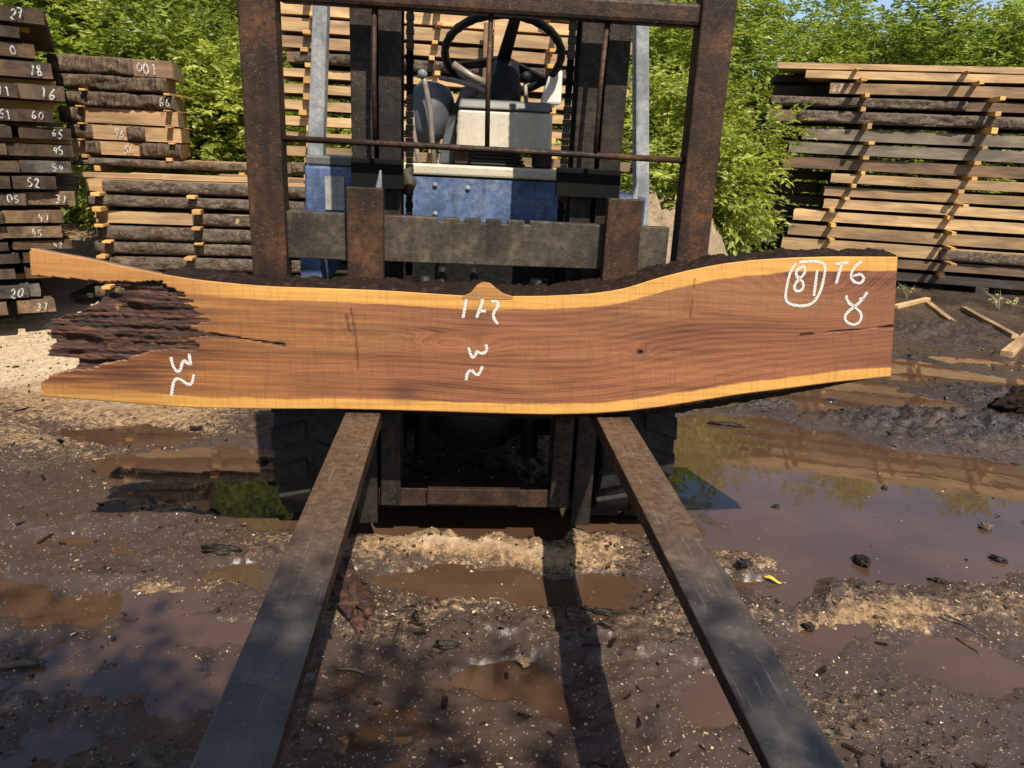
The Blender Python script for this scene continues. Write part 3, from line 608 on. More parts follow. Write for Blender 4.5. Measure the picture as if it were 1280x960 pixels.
for i, (xr, t, b, mt, num, xm, num2) in enumerate(ROW_A):
    ym = (t + b) / 2; l1 = A_.pl(xr, ym)[0]; T = za[i][1] - za[i][0]; jd = random.uniform(-.03, .03)
    lm = A_.pl(xm, ym)[0] if xm > 0 else l1 - .62
    o = A_.board(lm + .006, l1, jd, 1.9 + jd, za[i][0], za[i][1], EG[mt], f'{WORDS[mt]} board end{numlab(num)}, {ordtop(i)} in the tall left stack', 'board ends in the tall left stack', EG[mt], (0, random.uniform(-.10, .05)), wav=.006, yaw=random.uniform(-.05, .05))
    if num:
        h_ = T * .66; x0 = (l1 - lm) / 2 - h_ * .72 * len(num) - random.uniform(.03, .10)
        number(o, num, x0, T / 2, h_, -.95 - .026)
    if xm > 0:
        o = A_.board(lm - .55, lm - .006, jd - .02, 1.85, za[i][0], za[i][1] - .004, 'edark' if mt != 'grey' or i < 14 else 'egrey', f'left neighbour board end{numlab(num2)}, {ordtop(i)} in the tall left stack', 'board ends in the tall left stack', 'edark', wav=.005)
        if num2:
            h_ = T * .66; number(o, num2, .27 - h_ * .72 * len(num2) - .02, T / 2, h_, -(1.87 / 2) - .024)
for i in range(len(ROW_A) - 1):
    g0, g1 = za[i + 1][1] + .001, za[i][0] - .001
    if g1 - g0 < .004: continue
    r = min(A_.pl(ROW_A[i][0], ROW_A[i][2])[0], A_.pl(ROW_A[i + 1][0], ROW_A[i + 1][1])[0])
    for nm, d in (('near', .25), ('far', 1.4)):
        mb = MB(); mb.box(-.7, 0, -.03, .03, 0, g1 - g0); o = mb.build('batten', [M['brown'] if random.random() < .6 else M['sticker']], None, (0, 0, 0), False, .002)
        o.location = A_.world(r + random.uniform(-.01, .05), d, g0); o.rotation_euler = (0, 0, A_.a); tag(o, f'{nm} batten under the board {ordtop(i)} of the tall left stack', 'batten', 'battens in the tall left stack')
mb = MB(); p = A_.world(-.3, .5, 0); g = hz(p[0], p[1]); mb.box(-.45, .3, -.08, .08, 0, max(.04, za[-1][0] - g + .03)); o = mb.build('bearer', [M['darkw']], None, (0, 0, 0), False, .004); o.location = (p[0], p[1], g - .03); o.rotation_euler = (0, 0, A_.a); tag(o, 'dark bearer block under the tall left stack', 'bearer', 'bearers under the stacks')

# two planks leaning on the stack behind the forklift
for j, (xa, xb, yt, yb_, mt, lb) in enumerate([(605, 613, 28, 215, 'brown', 'narrow brown plank leaning on the stack behind the steering wheel'), (618, 638, 20, 215, 'pale', 'pale wider plank leaning on the stack behind the steering column')]):
    a = D_.pl(xa, yt, -.12); b = D_.pl(xb, yt, -.12); bt = D_.pl(xa, 330, -.3)
    mb = MB(); mb.box(a[0], b[0], -.16, -.125, bt[1], a[1], 0, (0, 0, .02, .02)); o = mb.build('leaning_plank', [M[mt]], None, ((a[0] + b[0]) / 2, -.14, bt[1]), False, .003)
    o.location = D_.world((a[0] + b[0]) / 2, -.14, bt[1]); o.rotation_euler = (0, 0, D_.a); tag(o, lb, 'plank')
# ================================================================= FORKLIFT
ORG = np.array([.08, 2.9, 0.0])
fk_root = empty('forklift', tuple(toW(ORG)), YAW)
tag(fk_root, 'old rusty blue forklift facing the viewer, holding the slab on its forks', 'forklift')
def part(mb, name, mat, parent=fk_root, bevel=.003, smooth=False): return mb.build(name, mat if isinstance(mat, list) else M[mat], parent, ORG, smooth, bevel)
MID = .0825
def mir(u): return 2 * MID - u
# forks
for ua, ub in ((-.343, -.233), (.452, .562)):
    out = [(.52, .612), (.515, .603), (.52, .596), (1.0, .580), (2.29, .562), (2.335, .572), (2.358, .60), (2.365, 1.285), (2.36, 1.29), (2.322, 1.29), (2.32, .67), (2.31, .635), (2.285, .613)]
    part(MB().prismx(out, ua, ub), 'fork', 'fork' if 0 else [M['fork'], M['rustred']], bevel=.004)
for o in list(fk_root.children):               # the upright shank of each fork is red rust, the blade worn steel
    for p in o.data.polygons:
        if p.center.z > .66: p.material_index = 1
for ua, ub in ((-.343, -.233), (.452, .562)):
    part(MB().box(ua + .02, ub - .02, 2.366, 2.425, 1.212, 1.25), 'fork_hook', 'rust')
    part(MB().box((ua + ub) / 2 + .01, ub - .01, 2.366, 2.40, 1.25, 1.275).tube([((ua + ub) / 2 + .035, 2.375, 1.275), ((ua + ub) / 2 + .043, 2.37, 1.34)], [.012, .003], 8), 'locking_pin', 'pillar', bevel=0)
# carriage
top = [(-.545, 1.065), (.665, 1.065), (.665, 1.205), (.41, 1.205)]
for xa, xb in ((656, 663), (628, 635), (601, 608), (574, 581), (546, 553)):
    a = fl(xb, 275, 2.37)[0]; b = fl(xa, 275, 2.37)[0]; top += [(a, 1.207), (a, 1.195), (b, 1.195), (b, 1.207)]
top += [(-.23, 1.207), (-.545, 1.207)]
part(MB().prism(top, 2.368, 2.412), 'carriage_bar', 'plate', bevel=.003)
part(MB().box(-.40, .62, 2.368, 2.412, .635, .76), 'carriage_bar', 'black')
for u0 in (-.31, .40):
    part(MB().box(u0, u0 + .085, 2.413, 2.462, .62, 1.19), 'carriage_plate', 'black')
part(MB().box(-.342, -.182, 2.425, 2.463, 1.283, 1.372), 'mast_black_plate', 'matt_black')  # plain near-black plate across the mast rails, one each side
part(MB().box(.302, .506, 2.425, 2.463, 1.283, 1.372), 'mast_black_plate', 'matt_black')
# load backrest
part(MB().box(-.635, -.53, 2.335, 2.41, .985, 1.93), 'backrest_post', 'rustred', bevel=.006)
part(MB().box(.688, .79, 2.335, 2.41, 1.05, 1.93, 0, (-.008, -.008, 0, 0)), 'backrest_post', 'rustred', bevel=.006)
part(MB().box(-.529, .683, 2.343, 2.405, 1.786, 1.848), 'backrest_beam', 'rustred', bevel=.012)
part(MB().tube([(-.53, 2.37, 1.419), (-.1, 2.368, 1.417), (.3, 2.372, 1.414), (.69, 2.37, 1.411)], .0095, 10), 'backrest_rod', 'rustred', bevel=0, smooth=True)
for xt, yt, xb, yb_ in ((468, 6, 469, 178), (614, 18, 609, 182), (759, 28, 744, 193)):
    a = fl(xt, yt, 2.37); b = fl(xb, yb_, 2.37)
    part(MB().tube([(a[0], 2.37, 1.79), ((a[0] + b[0]) / 2 - .003, 2.369, 1.6), (b[0], 2.37, 1.415)], .0075, 10), 'backrest_rod', 'rustred', bevel=0, smooth=True)
# mast
for sgn in (0, 1):
    g = (lambda u: u) if sgn == 0 else mir
    def bx(a, b, *r): 
        x0, x1 = sorted((g(a), g(b))); return (x0, x1) + r
    part(MB().box(*bx(-.345, -.275, 2.47, 2.488, .09, 2.28)).box(*bx(-.345, -.328, 2.489, 2.60, .09, 2.28)).box(*bx(-.345, -.275, 2.601, 2.618, .09, 2.28)), 'outer_mast_rail', 'mast')
    part(MB().box(*bx(-.262, -.192, 2.478, 2.497, .16, 2.25)).box(*bx(-.236, -.218, 2.498, 2.59, .16, 2.25)).box(*bx(-.262, -.192, 2.591, 2.608, .16, 2.25)), 'inner_mast_rail', 'mast')
    part(MB().box(*bx(-.325, -.20, 2.62, 2.66, .3, 2.2)), 'mast_backing', 'black')
    ch = MB(); uc = g(-.168)
    for i in range(62):
        z = 1.0 + i * .02; w = .0125 if i % 2 else .0105
        ch.box(uc - w, uc + w, 2.512, 2.527, z, z + .0192)
    part(ch, 'lift_chain', 'matt_black', bevel=.002)
    part(MB().tube([(g(-.12), 2.64, .3), (g(-.12), 2.64, .98)], .032, 16), 'lift_cylinder', 'black', bevel=0, smooth=True)
    part(MB().tube([(g(-.175), 2.505, 1.27), (g(-.165), 2.49, 1.30), (g(-.178), 2.50, 1.33), (g(-.16), 2.515, 1.345)], [.018, .024, .02, .01], 10), 'chain_anchor', 'plate', bevel=0, smooth=True)
part(MB().box(-.274, .439, 2.505, 2.57, .145, .215), 'mast_crossbar', 'rust')
part(MB().box(-.095, .245, 2.478, 2.503, .165, .228), 'step_plate', 'rust')
part(MB().box(-.327, .492, 2.62, 2.66, 2.20, 2.27), 'mast_crossbar', 'black')
# front axle, frame and hoses
part(MB().tube([(-.36, 2.87, .40), (-.1, 2.87, .40), (0, 2.87, .40), (.17, 2.87, .40), (.27, 2.87, .40), (.53, 2.87, .40)], [.085, .09, .16, .16, .09, .085], 20), 'front_axle', 'black', bevel=0, smooth=True)
part(MB().box(-.31, .475, 2.90, 2.96, .28, 1.0), 'front_frame', 'black')
for i, pts in enumerate([[(-.06, 2.72, 1.0), (-.07, 2.70, .8), (-.03, 2.69, .6), (-.1, 2.70, .42), (-.12, 2.72, .26)], [(.05, 2.72, 1.0), (.10, 2.68, .7), (.04, 2.69, .55), (.10, 2.70, .48), (.15, 2.8, .45)], [(-.2, 2.74, .9), (-.21, 2.70, .5), (-.2, 2.7, .3)], [(.25, 2.75, .95), (.24, 2.7, .6), (.25, 2.7, .42)]]):
    part(MB().tube(pts, .016, 10), 'hydraulic_hose', 'dark', bevel=0, smooth=True)
part(MB().lathe([(.0, 0), (.045, 0), (.05, .02), (.02, .03), (0, .03)], (.09, 2.70, .50), (0, -1, .1), 20), 'hub_cap', 'black', bevel=0)
# wheels
def wheel(uo, ui, v, R, rear=False):
    w = empty('wheel', tuple(np.array([(uo + ui) / 2, v, R - .025]) - ORG)); w.parent = fk_root
    hw = abs(uo - ui) / 2; mb = MB()
    mb.lathe([(R * .55, -hw * .92), (R * .80, -hw), (R * .93, -hw * .97), (R * .965, -hw * .8), (R * .965, hw * .8), (R * .93, hw * .97), (R * .80, hw), (R * .55, hw * .92)], (0, 0, 0), (1, 0, 0), 56)
    N = 17
    for i in range(N):
        for s_ in (-1, 1):
            t0 = 2 * math.pi * (i + (.5 if s_ > 0 else 0)) / N; d = .22
            def P(r, t, x): return (x, r * math.cos(t), r * math.sin(t))
            x0, x1 = s_ * hw * 1.0, s_ * hw * .10; sk = -.10
            vs = [P(R * .95, t0, x0), P(R * .95, t0 + d, x0), P(R * .95, t0 + d + sk, x1), P(R * .95, t0 + sk, x1), P(R, t0 + .02, x0 * .97), P(R, t0 + d - .02, x0 * .97), P(R, t0 + d + sk - .02, x1), P(R, t0 + sk + .02, x1)]
            mb.add(vs, [(0, 3, 2, 1), (4, 5, 6, 7), (0, 1, 5, 4), (1, 2, 6, 5), (2, 3, 7, 6), (3, 0, 4, 7)])
            vs = [P(R * .80, t0, x0 * 1.0), P(R * .80, t0 + d, x0 * 1.0), P(R * .955, t0 + d, x0 * 1.02), P(R * .955, t0, x0 * 1.02), P(R * .80, t0, x0 * .9), P(R * .80, t0 + d, x0 * .9), P(R * .955, t0 + d, x0 * .9), P(R * .955, t0, x0 * .9)]
            mb.add(vs, [(0, 1, 2, 3), (7, 6, 5, 4), (0, 4, 5, 1), (1, 5, 6, 2), (2, 6, 7, 3), (3, 7, 4, 0)])
    mb.build('tyre', M['rubber'], w, (0, 0, 0), False, .004)
    MB().lathe([(R * .56, -hw * .7), (R * .52, -hw * .72), (R * .45, -hw * .3), (R * .2, -hw * .3), (.02, -hw * .35), (.02, hw * .35), (R * .2, hw * .3), (R * .45, hw * .3), (R * .52, hw * .72), (R * .56, hw * .7)], (0, 0, 0), (1, 0, 0), 40).build('rim', M['plate'], w, (0, 0, 0), True)
wheel(-.645, -.375, 2.87, .40); wheel(.54, .81, 2.87, .40)
wheel(-.40, -.20, 4.45, .30); wheel(.365, .565, 4.45, .30)
# cowl
cw = part(MB().box(-.31, .425, 2.95, 3.0, 1.085, 1.306), 'cowl_panel', 'blue')
for px, py in ((544, 231), (585, 235), (544, 267)):
    u, z = fl(px, py, 2.94); part(MB().lathe([(0, 0), (.009, 0), (.009, .008), (.005, .011), (0, .011)], (u, 2.95, z), (0, -1, 0), 10), 'bolt', 'pillar', parent=cw if 0 else fk_root, bevel=0)
part(MB().box(-.31, .415, 2.94, 3.02, 1.312, 1.352), 'cowl_trim', 'beige', bevel=.008)
part(MB().box(-.30, .42, 3.021, 3.36, 1.20, 1.335), 'floor_board', 'greycover')
da = fl(570, 186, 3.0)[0]; db = fl(690, 186, 3.0)[0]; dz0 = fl(570, 186, 3.0)[1]; dz1 = fl(570, 135, 3.0)[1]; dz2 = fl(570, 122, 3.0)[1]
ds = part(MB().box(da, db, 3.0, 3.22, dz0, dz1, 0, (.004, -.004, .008, 0)), 'dashboard', 'beige', bevel=.012)
part(MB().box(da + .003, db - .003, 3.0, 3.25, dz1 + .002, dz2, 0, (.008, -.008, .02, 0)), 'dashboard_cover', 'greycover', bevel=.008)
bel = MB(); u0 = fl(588, 200, 3.03)[0]; u1 = fl(657, 200, 3.03)[0]
for i in range(4):
    z = 1.354 + i * .0135; e = .006 * i; bel.box(u0 + e, u1 - e, 3.03 + e, 3.2, z, z + .011)
part(bel, 'rubber_bellows', 'dark', bevel=.004)
for a, b in ((568, 586), (668, 690)):
    ua = fl(a, 200, 3.04)[0]; ub = fl(b, 200, 3.04)[0]; part(MB().box(ua, ub, 3.04, 3.16, 1.354, dz0 - .002), 'dashboard_mount', 'rust', bevel=.006)
# steering
cz = fl(631, 124, 3.13); c2 = fl(631, 76, 3.13)
part(MB().tube([(cz[0], 3.13, dz2 - .03), (cz[0], 3.13, c2[1] - .085), (cz[0], 3.125, c2[1] - .083), (c2[0], 3.13, c2[1] - .02), (c2[0], 3.13, c2[1])], [.064, .062, .057, .056, .045], 24), 'steering_column', 'dark', bevel=0, smooth=True)
wc = fl(629, 70, 3.13); wcen = Vector((wc[0], 3.13, wc[1])); q = math.radians(31); nrm = Vector((0, math.sin(q), math.cos(q)))
sw = part(MB().ring(wcen, nrm, .225, .0155, 72, 12, 0, .10), 'steering_wheel', 'dark', bevel=0, smooth=True)
dn = Vector((0, -math.cos(q), math.sin(q)))
for ang in (8, 128, 248):
    t = math.radians(ang); d = dn * math.cos(t) + Vector((1, 0, 0)) * math.sin(t); sd = nrm.cross(d)
    a = wcen - nrm * .02; mb = MB(); w0, w1 = .026, .020; e = wcen + d * .218
    vs = []
    for c, w in ((a, w0), (e, w1)):
        for s1, s2 in ((-1, -1), (1, -1), (1, 1), (-1, 1)): vs.append(c + sd * w * s1 + nrm * .007 * s2)
    mb.add(vs, [(3, 2, 1, 0), (4, 5, 6, 7), (0, 1, 5, 4), (1, 2, 6, 5), (2, 3, 7, 6), (3, 0, 4, 7)]); part(mb, 'steering_spoke', 'dark', bevel=.004)
kb = fl(657, 96, 3.18); part(MB().lathe([(0, -.024), (.014, -.02), (.022, -.01), (.024, 0), (.022, .01), (.014, .02), (0, .024)], (kb[0], 3.18, kb[1]), (0, 0, 1), 16), 'lever_knob', 'dark', bevel=0, smooth=True)
part(MB().tube([(kb[0], 3.18, kb[1] - .02), (kb[0] + .01, 3.18, dz2 - .02)], .008, 8), 'lever', 'lever', bevel=0, smooth=True)
wa = fl(676, 130, 3.2); wb = fl(704, 88, 3.2)
part(MB().box(wa[0], wb[0], 3.2, 3.26, wa[1], wb[1], 0, (.03, 0, 0, 0)), 'side_box', 'white', bevel=.01)
def lever(pts, v, r, knob=None):
    P = [(fl(x, y, v)[0], v, fl(x, y, v)[1]) for x, y in pts]
    o = part(MB().tube(P, r, 10), 'lever', 'lever', bevel=0, smooth=True)
    if knob:
        MB().lathe([(0, -.02), (.014, -.016), (.02, 0), (.014, .016), (0, .02)], np.array(P[0]), (0, 0, 1), 14).build('lever_knob', M['pillar'], o, ORG, True)
lever([(528, 92), (532, 108), (538, 140), (540, 175), (544, 210)], 3.02, .0105, 1)
lever([(514, 138), (516, 160), (521, 190), (526, 210)], 3.0, .010)
lever([(549, 97), (570, 101), (590, 107), (606, 113)], 3.06, .009)
lever([(566, 80), (590, 96), (608, 104)], 3.16, .014)
hc = fl(537, 142, 3.14)
hb = MB(); hb.lathe([(0.0, -.12), (.04, -.112), (.075, -.07), (.088, 0), (.085, .07), (.06, .11), (0, .125)], (hc[0], 3.16, hc[1]), (.18, .1, 1), 28); part(hb, 'work_lamp_housing', 'bluegrey', bevel=0, smooth=True)
sp = [fl(x, y, 3.12) for x, y in ((548, 205), (556, 160), (578, 108), (612, 103), (612, 128), (572, 132), (569, 205))]
part(MB().prism(sp, 3.12, 3.2), 'dash_side_panel', 'bluegrey', bevel=.008)
# fenders, guard legs, body
part(MB().box(-.60, -.42, 3.0, 3.6, 1.12, 1.325), 'fender', 'blue', bevel=.01)
part(MB().box(-.595, -.425, 3.005, 3.5, 1.328, 1.362), 'fender_cap', 'greycover', bevel=.006)
a = fl(407, 262, 2.995); b = fl(430, 221, 2.995); part(MB().box(a[0], b[0], 2.994, 2.998, a[1], b[1]), 'data_plate', 'silver', bevel=0)
part(MB().box(-.63, -.545, 3.0, 3.5, .86, 1.10), 'fender', 'blue', bevel=.008)
part(MB().box(.58, .735, 3.0, 3.6, 1.05, 1.262), 'fender', 'blue', bevel=.01)
def leg(b0, b1, t0, t1, v, name='guard_leg'):
    (ua, za_), (ub, _), (uc, zc_), (ud, _) = b0, b1, t0, t1
    def ex(u0, z0, u1, z1, z): return u0 + (u1 - u0) * (z - z0) / (z1 - z0)
    zt, zbm = 2.3, .95
    p = [(ex(ua, za_, uc, zc_, zbm), zbm), (ex(ub, za_, ud, zc_, zbm), zbm), (ex(ub, za_, ud, zc_, zt), zt), (ex(ua, za_, uc, zc_, zt), zt)]
    part(MB().prism(p, v, v + .07), name, 'pillar', bevel=.006)
leg((-.622, 1.157), (-.556, 1.157), (-.566, 1.91), (-.512, 1.91), 3.1)
leg((.727, 1.139), (.784, 1.139), (.654, 1.88), (.707, 1.88), 3.1)
for u in (-.44, .605): part(MB().box(u, u + .06, 4.35, 4.41, 1.0, 2.3), 'guard_leg', 'pillar', bevel=.006)
rf = MB().box(-.55, .70, 3.1, 3.16, 2.301, 2.35).box(-.55, .70, 4.35, 4.41, 2.301, 2.35)
for i in range(8): rf.box(-.5 + i * .155, -.47 + i * .155, 3.161, 4.349, 2.302, 2.348)
part(rf, 'overhead_guard', 'pillar', bevel=.004)
part(MB().box(-.27, .43, 3.37, 4.3, .5, 1.2), 'engine_hood', 'blue', bevel=.03)
part(MB().box(-.42, .58, 4.31, 4.95, .32, 1.12), 'counterweight', 'blue', bevel=.06)
part(MB().box(-.38, .55, 3.0, 4.3, .33, .49), 'chassis', 'black', bevel=.01)
st = part(MB().box(-.03, .30, 3.45, 3.9, 1.202, 1.30), 'seat', 'dark', bevel=.03)
part(MB().box(-.02, .29, 3.86, 3.95, 1.301, 1.52), 'seat_back', 'dark', bevel=.03)

# ================================================================= WALNUT SLAB
LEAN = .14; V0, Z0 = 2.2, .617; LS = math.sqrt(1 + LEAN ** 2); U0 = .1
def sl(x, y):
    d = toU(ray(x, y)); t = (V0 + LEAN * (H - Z0)) / (d[1] - LEAN * d[2]); return d[0] * t - U0, (H + d[2] * t - Z0) * LS
slab = empty('live_edge_slab', tuple(toW(np.array([U0, V0, Z0])))); slab.rotation_euler = (-math.atan(LEAN), 0, YAW)
tag(slab, 'long wavy edged reddish brown slab with rotten left end, propped upright on the forks', 'wood slab')
TOPP = [(30, 308), (60, 315), (100, 321.5), (150, 332), (205, 343), (250, 350), (300, 355), (340, 358), (400, 360), (480, 363), (540, 367), (580, 369.5), (600, 371), (622, 371), (640, 370), (680, 370), (740, 367), (780, 361), (820, 348), (860, 338), (900, 330), (940, 325), (990, 322), (1040, 320.5), (1125, 321)]
BOTP = [(30, 494), (49, 495), (100, 499), (150, 503), (215, 508), (260, 510), (340, 511), (420, 511), (470, 512), (540, 514), (600, 516), (680, 518), (740, 517), (780, 514), (830, 508), (880, 500), (930, 492), (980, 486), (1040, 478), (1080, 474), (1116, 470)]
TP = np.array([sl(*p) for p in TOPP]); BP = np.array([sl(*p) for p in BOTP])
def smooth_interp(x, P):
    y = np.interp(x, P[:, 0], P[:, 1]); w = .03
    return (np.interp(x - w, P[:, 0], P[:, 1]) + 2 * y + np.interp(x + w, P[:, 0], P[:, 1])) / 4
def inpoly(x, y, poly):
    r = np.zeros(x.shape, bool); n = len(poly)
    for i in range(n):
        x0, y0 = poly[i]; x1, y1 = poly[(i + 1) % n]
        if y0 == y1: continue
        c = ((y0 > y) != (y1 > y)) & (x < (x1 - x0) * (y - y0) / (y1 - y0) + x0); r ^= c
    return r
NS, NTt = 660, 100
aL = sl(36, 330)[0]; aRt = sl(1122, 321)[0]; aRb = sl(1113.5, 470)[0]
sg, tg = np.meshgrid(np.linspace(0, 1, NS), np.linspace(0, 1, NTt), indexing='ij')
Ag = aL + sg * (aRb + tg * (aRt - aRb) - aL)
Bt = smooth_interp(Ag, BP); Tt = smooth_interp(Ag, TP); Bg = Bt + tg * (Tt - Bt)
ja = .020 * fbm(Ag * 10, Bg * 110, 4, 61); jb = .004 * fbm(Ag * 20, Bg * 50, 3, 63)
OUTL = [sl(*p) for p in ([(36.5, 300), (640, 300), (1200, 250), (1200, 560), (40, 560), (49, 500), (49, 476), (66, 467), (95, 463), (92, 455), (97, 451), (62, 446), (60, 430), (54, 413), (52, 402), (75, 394), (97, 389), (112, 379), (121, 367), (148, 363), (136, 353.5), (100, 350), (60, 347), (37, 345)])]
ROT = [sl(*p) for p in [(20, 353), (130, 353.5), (160, 352), (192, 352), (215, 362), (228, 374), (246, 390), (262, 404), (236, 409), (268, 418), (228, 424), (255, 431), (235, 439), (205, 437), (170, 446), (140, 453), (120, 463), (95, 464), (20, 466)]]
taper = np.clip((sl(330, 400)[0] - Ag) / .4, 0, 1)
keep = inpoly(Ag + ja * taper * 1.2 * (np.abs(Bg - sl(50, 330)[1]) > .05), Bg + jb * taper * (np.abs(Bg - sl(50, 330)[1]) > .06), OUTL)
rotv = inpoly(Ag + ja * 2.6, Bg + jb, ROT)
kc = keep[:-1, :-1] & keep[1:, 1:] & keep[:-1, 1:] & keep[1:, :-1]; rc = rotv[:-1, :-1]
def extrude_cells(name, cells, front_y, back_y, mats, attrs, wall_mat=0):
    n0, n1 = Ag.shape; idx = np.arange(n0 * n1).reshape(n0, n1); N = n0 * n1
    ii, jj = np.nonzero(cells); F1 = np.stack([idx[ii, jj], idx[ii + 1, jj], idx[ii + 1, jj + 1], idx[ii, jj + 1]], -1); F2 = F1[:, ::-1] + N
    W_ = []
    pad = np.zeros((cells.shape[0] + 2, cells.shape[1] + 2), bool); pad[1:-1, 1:-1] = cells
    for di, dj, e in ((-1, 0, ((0, 1), (0, 0))), (1, 0, ((1, 0), (1, 1))), (0, -1, ((0, 0), (1, 0))), (0, 1, ((1, 1), (0, 1)))):
        m = cells & ~pad[1 + di:pad.shape[0] - 1 + di, 1 + dj:pad.shape[1] - 1 + dj]; i2, j2 = np.nonzero(m)
        p = idx[i2 + e[0][0], j2 + e[0][1]]; q_ = idx[i2 + e[1][0], j2 + e[1][1]]; W_.append(np.stack([q_, p, p + N, q_ + N], -1))
    W_ = np.concatenate(W_); Fa = np.concatenate([F1, F2, W_]); mi = np.concatenate([np.zeros(len(F1) + len(F2), int), np.full(len(W_), wall_mat)])
    V = np.concatenate([np.stack([Ag, front_y, Bg], -1).reshape(-1, 3), np.stack([Ag, back_y, Bg], -1).reshape(-1, 3)])
    used = np.unique(Fa); rm = np.full(len(V), -1); rm[used] = np.arange(len(used)); at_ = {k_: np.concatenate([v.ravel(), v.ravel()])[used] for k_, v in attrs.items()}
    return npmesh(name, V[used], rm[Fa], mats, True, at_, slab, mi)
def dseg(x0, y0, x1, y1):
    a = np.array(sl(x0, y0)); b = np.array(sl(x1, y1)); d = b - a; L2 = d @ d
    t = np.clip(((Ag - a[0]) * d[0] + (Bg - a[1]) * d[1]) / L2, 0, 1); return np.hypot(Ag - a[0] - t * d[0], Bg - a[1] - t * d[1])
def blob(x, y, rx_, ry_):
    c = sl(x, y); return np.exp(-(((Ag - c[0]) / rx_) ** 2 + ((Bg - c[1]) / ry_) ** 2))
# distance along the grain from the rot, for its dark reddish streaks
cR = sl(190, 415); streak = 1.25 * np.exp(-np.maximum(0, (Ag - cR[0])) / (.06 + .42 * np.clip(fbm(Ag * .8, Bg * 40, 3, 81) + .4, 0, 1))) * np.exp(-((Bg - cR[1]) / np.where(Bg < cR[1], .20, .11)) ** 2)
streak = np.maximum(streak, 1.25 * np.exp(-((Bg - sl(150, 470)[1]) / .042) ** 2) * (1 - sstep(sl(120, 470)[0], sl(330, 470)[0], Ag)) * (.6 + .8 * vn(Ag * 5, Bg * 60, 83)))
stain = .85 * blob(505, 490, .05, .035) + .55 * blob(600, 395, .05, .06) + .25 * blob(395, 480, .12, .03)
stain = stain + 2.2 * np.clip(vn(Ag * 2.5, Bg * 95, 89) - .48, 0, 1) * np.exp(-((Ag - sl(240, 410)[0]) / .15) ** 2) * np.exp(-((Bg - sl(240, 412)[1]) / .10) ** 4)
crack = np.zeros_like(Ag)
wob = .004 * fbm(Ag * 18, Bg * 18, 3, 91)
for s_, wd, st_ in (((1062, 413, 1117, 408), .0022, .85), ((1000, 419, 1062, 413), .0016, .55), ((262, 419, 300, 423), .004, .9), ((300, 423, 352, 431), .0022, .8), ((345, 430, 354, 431), .004, 1), ((437, 378, 445, 430), .0018, .25), ((445, 430, 450, 500), .0018, .3), ((432, 395, 436, 415), .0018, .28), ((868, 350, 862, 400), .0018, .25)):
    crack = np.maximum(crack, st_ * np.exp(-(np.maximum(0, dseg(*s_) + wob - .0006) / wd) ** 2))
crack = np.maximum(crack, blob(800, 441, .0075, .006))
knot = .8 * blob(800, 441, .022, .016) + .5 * blob(352, 430, .03, .014)
gold = 1 - sstep(sl(215, 350)[0], sl(330, 350)[0], Ag); gold = gold * sstep(.52, .8, tg)
end_dark = sstep(sl(930, 390)[0], sl(1110, 390)[0], Ag) * (.8 - .5 * tg * 0)
ph = tg * 2.6 + .10 * np.sin(Ag * 2.1 + .5) + .04 * np.sin(Ag * 6.3 + 1.0) + .38 * fbm(Ag * .75, tg * 1.3, 2, 101) + .05 * fbm(Ag * 3, tg * 5, 3, 103)
for (x, y, ra, rb, am) in ((372, 428, .20, .045, .75), (560, 432, .13, .03, .55), (1025, 365, .30, .10, .9), (800, 441, .03, .02, .3)):
    ph = ph + am * blob(x, y, ra, rb)
warm = (1 - sstep(sl(250, 400)[0], sl(520, 400)[0], Ag)) * (.45 + .9 * vn(Ag * 2.2, Bg * 34, 87)); ATT = {'warm': np.clip(warm, 0, 1), 'tv': tg, 'streak': streak, 'stain': stain, 'crack': crack, 'knot': knot, 'gold': gold, 'ring': ph, 'enddark': end_dark}
k = NT('walnut_slab_face'); co = k.coord('Object'); tv = k.attr('tv'); gr = k.attr('ring')
mp = k.n('ShaderNodeMapping', i_Vector=co); mp.inputs['Scale'].default_value = (3.0, 1, 90); fib = k.noise(mp.outputs[0], 1.0, 5, .6, .2)
mp = k.n('ShaderNodeMapping', i_Vector=co); mp.inputs['Scale'].default_value = (1.1, 1, 16); band = k.noise(mp.outputs[0], 1.0, 4, .55, .3)
mp = k.n('ShaderNodeMapping', i_Vector=co); mp.inputs['Scale'].default_value = (9, 1, 260); pore = k.noise(mp.outputs[0], 1.0, 3, .6)
rs = k.math('SINE', k.math('MULTIPLY', gr, 135.0)); rs2 = k.math('SINE', k.math('ADD', k.math('MULTIPLY', gr, 47.0), 1.0))
rf_ = k.math('ADD', k.math('MULTIPLY', rs, .075), k.math('ADD', k.math('MULTIPLY', rs2, .065), k.math('ADD', k.math('MULTIPLY', fib, .45), k.math('MULTIPLY', band, .85))))
mfig = k.noise(k.n('ShaderNodeMapping', i_Vector=co, i_Scale=(1.6, 1, 5)).outputs[0], 1.3, 4, .6, .4)
rf_ = k.math('ADD', k.math('MULTIPLY', k.math('MULTIPLY', rs, k.ramp(mfig, (.35, .2), (.65, 1.6))), .06), k.math('ADD', k.math('MULTIPLY', rs2, .06), k.math('ADD', k.math('MULTIPLY', fib, .45), k.math('MULTIPLY', band, .85))))
heart = k.ramp(rf_, (.38, (.040, .011, .005)), (.56, (.128, .042, .017)), (.74, (.215, .077, .031)), (.95, (.28, .11, .045)))
sapc = k.ramp(fib, (.3, (.38, .175, .034)), (.7, (.54, .285, .068)))
wv = k.math('ADD', tv, k.math('MULTIPLY', k.math('SUBTRACT', k.noise(k.n('ShaderNodeMapping', i_Vector=co, i_Scale=(3, 1, 12)).outputs[0], 1.5, 5, .65), .5), .055))
up = k.n('ShaderNodeMapRange', i_Value=wv); up.inputs[1].default_value = .884; up.inputs[2].default_value = .896
